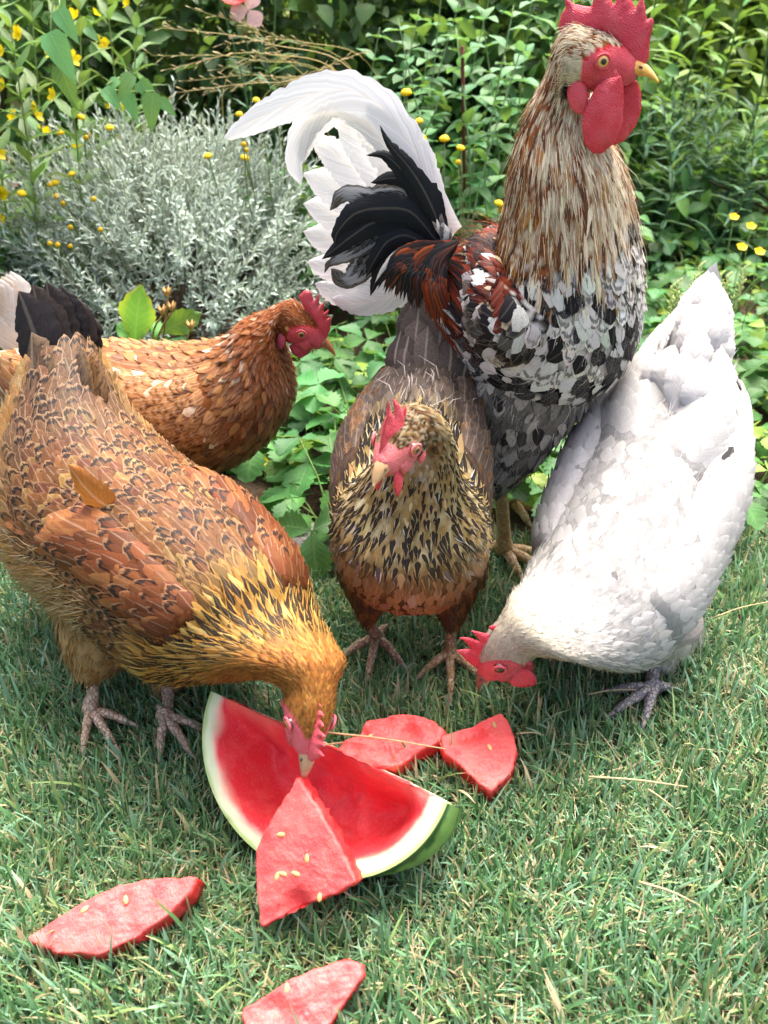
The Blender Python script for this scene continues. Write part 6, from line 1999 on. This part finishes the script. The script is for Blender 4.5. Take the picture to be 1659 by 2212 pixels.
def seed_mesh():
    mb = MB(); n, m = 8, 6; V = []; F = []
    for i in range(m + 1):
        a = math.pi * i / m
        for j in range(n):
            b = 2 * math.pi * j / n
            V.append((.0048 * math.cos(a) * (1 + .15 * math.cos(a)), .0027 * math.sin(a) * math.cos(b), .0012 * math.sin(a) * math.sin(b)))
    F = [(i * n + j, i * n + (j + 1) % n, (i + 1) * n + (j + 1) % n, (i + 1) * n + j) for i in range(m) for j in range(n)]
    mb.add(V, F, C('#c79f68')); me = mb.mesh('seed'); me.materials.append(M['seed']); return me
SEED = seed_mesh()

def chunk(label, pts, thick, seeds=(), bites=(), seed=1, sink=.0, rough=.0022):
    """slab of flesh; pts = (x, y, z) on its upper face, photo coordinates at 1659 px width"""
    P = np.array([at_z(x * .46293, y * .46293, z) for x, y, z in pts])
    cen = P.mean(0)
    # best plane
    u_, s_, vt = np.linalg.svd(P - cen); nrm = vt[2]; nrm = nrm if nrm[2] > 0 else -nrm
    e1 = vt[0]; e2 = np.cross(nrm, e1)
    Q2 = np.stack([(P - cen) @ e1, (P - cen) @ e2], 1)
    zz = (P - cen) @ nrm
    # dense rim, slightly ragged
    seg = np.linalg.norm(np.roll(Q2, -1, 0) - Q2, axis=1); cum = np.concatenate([[0], np.cumsum(seg)])
    m = int(cum[-1] / .0022); t = np.linspace(0, cum[-1], m, endpoint=False); QQ = np.concatenate([Q2, Q2[:1]])
    rim = np.stack([np.interp(t, cum, QQ[:, 0]), np.interp(t, cum, QQ[:, 1])], 1)
    for _ in range(2): rim = .25 * np.roll(rim, 1, 0) + .5 * rim + .25 * np.roll(rim, -1, 0)
    c2 = rim.mean(0)
    rim = rim + (rim - c2) * np.array([[.030 * mnoise.noise(Vector((p[0] * 120, p[1] * 120, seed))) + .02 * mnoise.noise(Vector((p[0] * 400, p[1] * 400, seed)))] for p in rim])
    root = empty('watermelon_chunk', (cen[0], cen[1], 0)); tag(root, label, 'watermelon', 'pieces of watermelon flesh on the lawn')
    off = np.array([cen[0], cen[1], 0])
    # concentric rings from rim to middle for the top, walls down the side, and the underside
    prof = [(1.0, -thick), (1.01, -thick * .6), (1.005, -thick * .25), (.99, -.0022), (.975, -.0006), (.955, 0)] + [(f, 0) for f in np.linspace(.92, 0.02, 26)]
    V = np.zeros((len(prof), m, 3)); cc = np.zeros((len(prof), m, 4))
    for i, (f, dz) in enumerate(prof):
        q = c2 + (rim - c2) * f
        for j in range(m):
            x, y = q[j]
            h = rough * (mnoise.noise(Vector((x * 90, y * 90, seed))) + .5 * mnoise.noise(Vector((x * 260, y * 260, seed + 3))))
            for bx, by, br, bd in bites:
                pb = (at_z(bx * .46293, by * .46293, cen[2]) - cen); dd = math.hypot(x - pb @ e1, y - pb @ e2)
                h -= bd * math.exp(-(dd / br) ** 2)
            side = .0018 * mnoise.noise(Vector((x * 200, y * 200, dz * 300)))
            V[i, j] = cen + x * e1 + y * e2 + (dz + (h if dz > -.004 else 0)) * nrm + (rim[j] - c2)[0] * 0
            if dz < -.003: V[i, j] += ((rim[j] - c2)[0] * e1 + (rim[j] - c2)[1] * e2) / (np.linalg.norm(rim[j] - c2) + 1e-9) * side * 2
            c_ = C('#cf2227') if dz < -.004 else mixc(C('#d63c40'), C('#e0625c'), np.array(.5 + .5 * mnoise.noise(Vector((x * 45, y * 45, seed + 8)))))
            cc[i, j] = (*c_, 1)
    me = grid_mesh('flesh', V - off, cc, True, True)
    link('flesh', me, M['melon'], root)
    for k, (x, y) in enumerate(seeds):
        p = at_z(x * .46293, y * .46293, cen[2])
        d = ray(x * .46293, y * .46293); t_ = np.dot(cen - np.array([0, 0, CAM_H]), nrm) / np.dot(d, nrm); p = np.array([0, 0, CAM_H]) + d * t_
        o = link('seed', SEED, None, root); an = random.Random(seed * 9 + k).uniform(0, 3)
        dr = e1 * math.cos(an) + e2 * math.sin(an)
        o.matrix_local = orient(p - off + nrm * .0002, dr, nrm, .8)
    if cen[2] < .06:
        fp = [(cen + q[0] * e1 * .88 + q[1] * e2 * .88 + (-thick * .5) * nrm)[:2] for q in rim[::4]]
        MELON_FOOT.append([tuple(p) for p in fp])
    return root
wedge()
chunk('triangular watermelon chunk leaning on the big wedge, pale seeds in its face', [(645, 1678, .118), (690, 1750, .106), (735, 1830, .090), (768, 1905, .076), (740, 1925, .068), (640, 1965, .046), (600, 1985, .040), (560, 2010, .032), (553, 1920, .052), (548, 1835, .074), (590, 1760, .096)], .022,
      [(608, 1803), (663, 1856), (612, 1888), (640, 1888), (598, 1895), (690, 1940)], [(618, 1972, .010, .010), (585, 2000, .012, .006)], 3, rough=.0014)
chunk('ragged far watermelon chunk right of the pecking gold hen', [(700, 1650, 0.030), (745, 1598, 0.037), (775, 1585, 0.043), (795, 1555, 0.044), (860, 1540, 0.046), (930, 1550, 0.044), (965, 1580, 0.043), (950, 1600, 0.041), (915, 1618, 0.037), (865, 1655, 0.032), (800, 1660, 0.030)], .030,
      [(800, 1590)], [(885, 1580, .008, .010), (790, 1572, .008, -.006), (840, 1560, .010, .005), (930, 1565, .007, .006), (720, 1640, .012, .006)], 5, rough=.0024)
chunk('watermelon chunk lying below the white hen beak', [(950, 1590, 0.039), (1010, 1568, 0.044), (1085, 1538, 0.048), (1105, 1570, 0.046), (1117, 1612, 0.043), (1108, 1665, 0.035), (1062, 1712, 0.028), (1030, 1690, 0.030), (990, 1650, 0.034), (955, 1622, 0.037)], .024,
      [(1068, 1566), (1058, 1615)], [(1030, 1580, .010, .006), (1000, 1590, .008, .005)], 7, rough=.0018)
chunk('flat watermelon chunk lying in the grass at the lower left', [(52, 2030, 0.026), (110, 1988, 0.034), (180, 1945, 0.039), (250, 1912, 0.043), (330, 1896, 0.044), (390, 1895, 0.044), (430, 1893, 0.043), (415, 1925, 0.041), (365, 1975, 0.037), (300, 2020, 0.032), (270, 2035, 0.030), (215, 2065, 0.025), (180, 2060, 0.024), (120, 2060, 0.023)], .030,
      [(272, 1945), (182, 1965)], [(272, 1945, .006, .003)], 9, rough=.0015)
chunk('rounded watermelon chunk cut by the bottom edge of the photo', [(520, 2182, 0.030), (560, 2160, 0.035), (610, 2122, 0.041), (670, 2095, 0.044), (740, 2072, 0.046), (785, 2080, 0.044), (788, 2105, 0.043), (755, 2150, 0.037), (722, 2205, 0.030), (650, 2260, 0.025), (560, 2280, 0.023), (530, 2230, 0.026)], .024,
      [(620, 2135)], [(590, 2180, .012, .006), (640, 2160, .012, -.004)], 11, rough=.0022)
build_grass()
# dry straws on the lawn
def straw(a, b, z0, z1, r, seed, label):
    p, q = Vector(at_z(a[0] * .46293, a[1] * .46293, z0)), Vector(at_z(b[0] * .46293, b[1] * .46293, z1))
    m = (p + q) / 2 + Vector((random.Random(seed).uniform(-.004, .004), 0, .003))
    root_p = Vector((p.x, p.y, 0))
    mb = MB(); mb.tube(catmull(np.array([p - root_p, m - root_p, q - root_p]), 8), np.linspace(r, r * .6, 8), 5, C('#b5a57c'))
    o = mb.build('dry_straw', M['dry']); o.location = root_p; tag(o, label, 'straw', 'dry straws on the lawn')
straw((703, 1582), (962, 1618), .045, .045, .0012, 1, 'pale straw lying across the far watermelon chunk')
straw((690, 1612), (760, 1606), .034, .030, .0014, 2, 'short pale straw beside the gold hen comb')
straw((1270, 1678), (1485, 1700), .030, .030, .0013, 3, 'long pale straw on the lawn below the white hen foot')
straw((1400, 1705), (1455, 1745), .030, .024, .0011, 4, 'short straw on the lawn right of the long straw')
straw((1380, 1905), (1510, 1955), .030, .028, .0013, 5, 'yellow straw slanting in the lawn at the lower right')
straw((1115, 1585), (1175, 1588), .026, .026, .0011, 6, 'small straw right of the chunk under the white hen')
straw((1270, 1500), (1375, 1490), .028, .026, .0010, 7, 'thin straw in front of the white hen foot')
straw((1540, 1335), (1659, 1300), .03, .03, .0010, 8, 'thin straw on the lawn at the right edge')
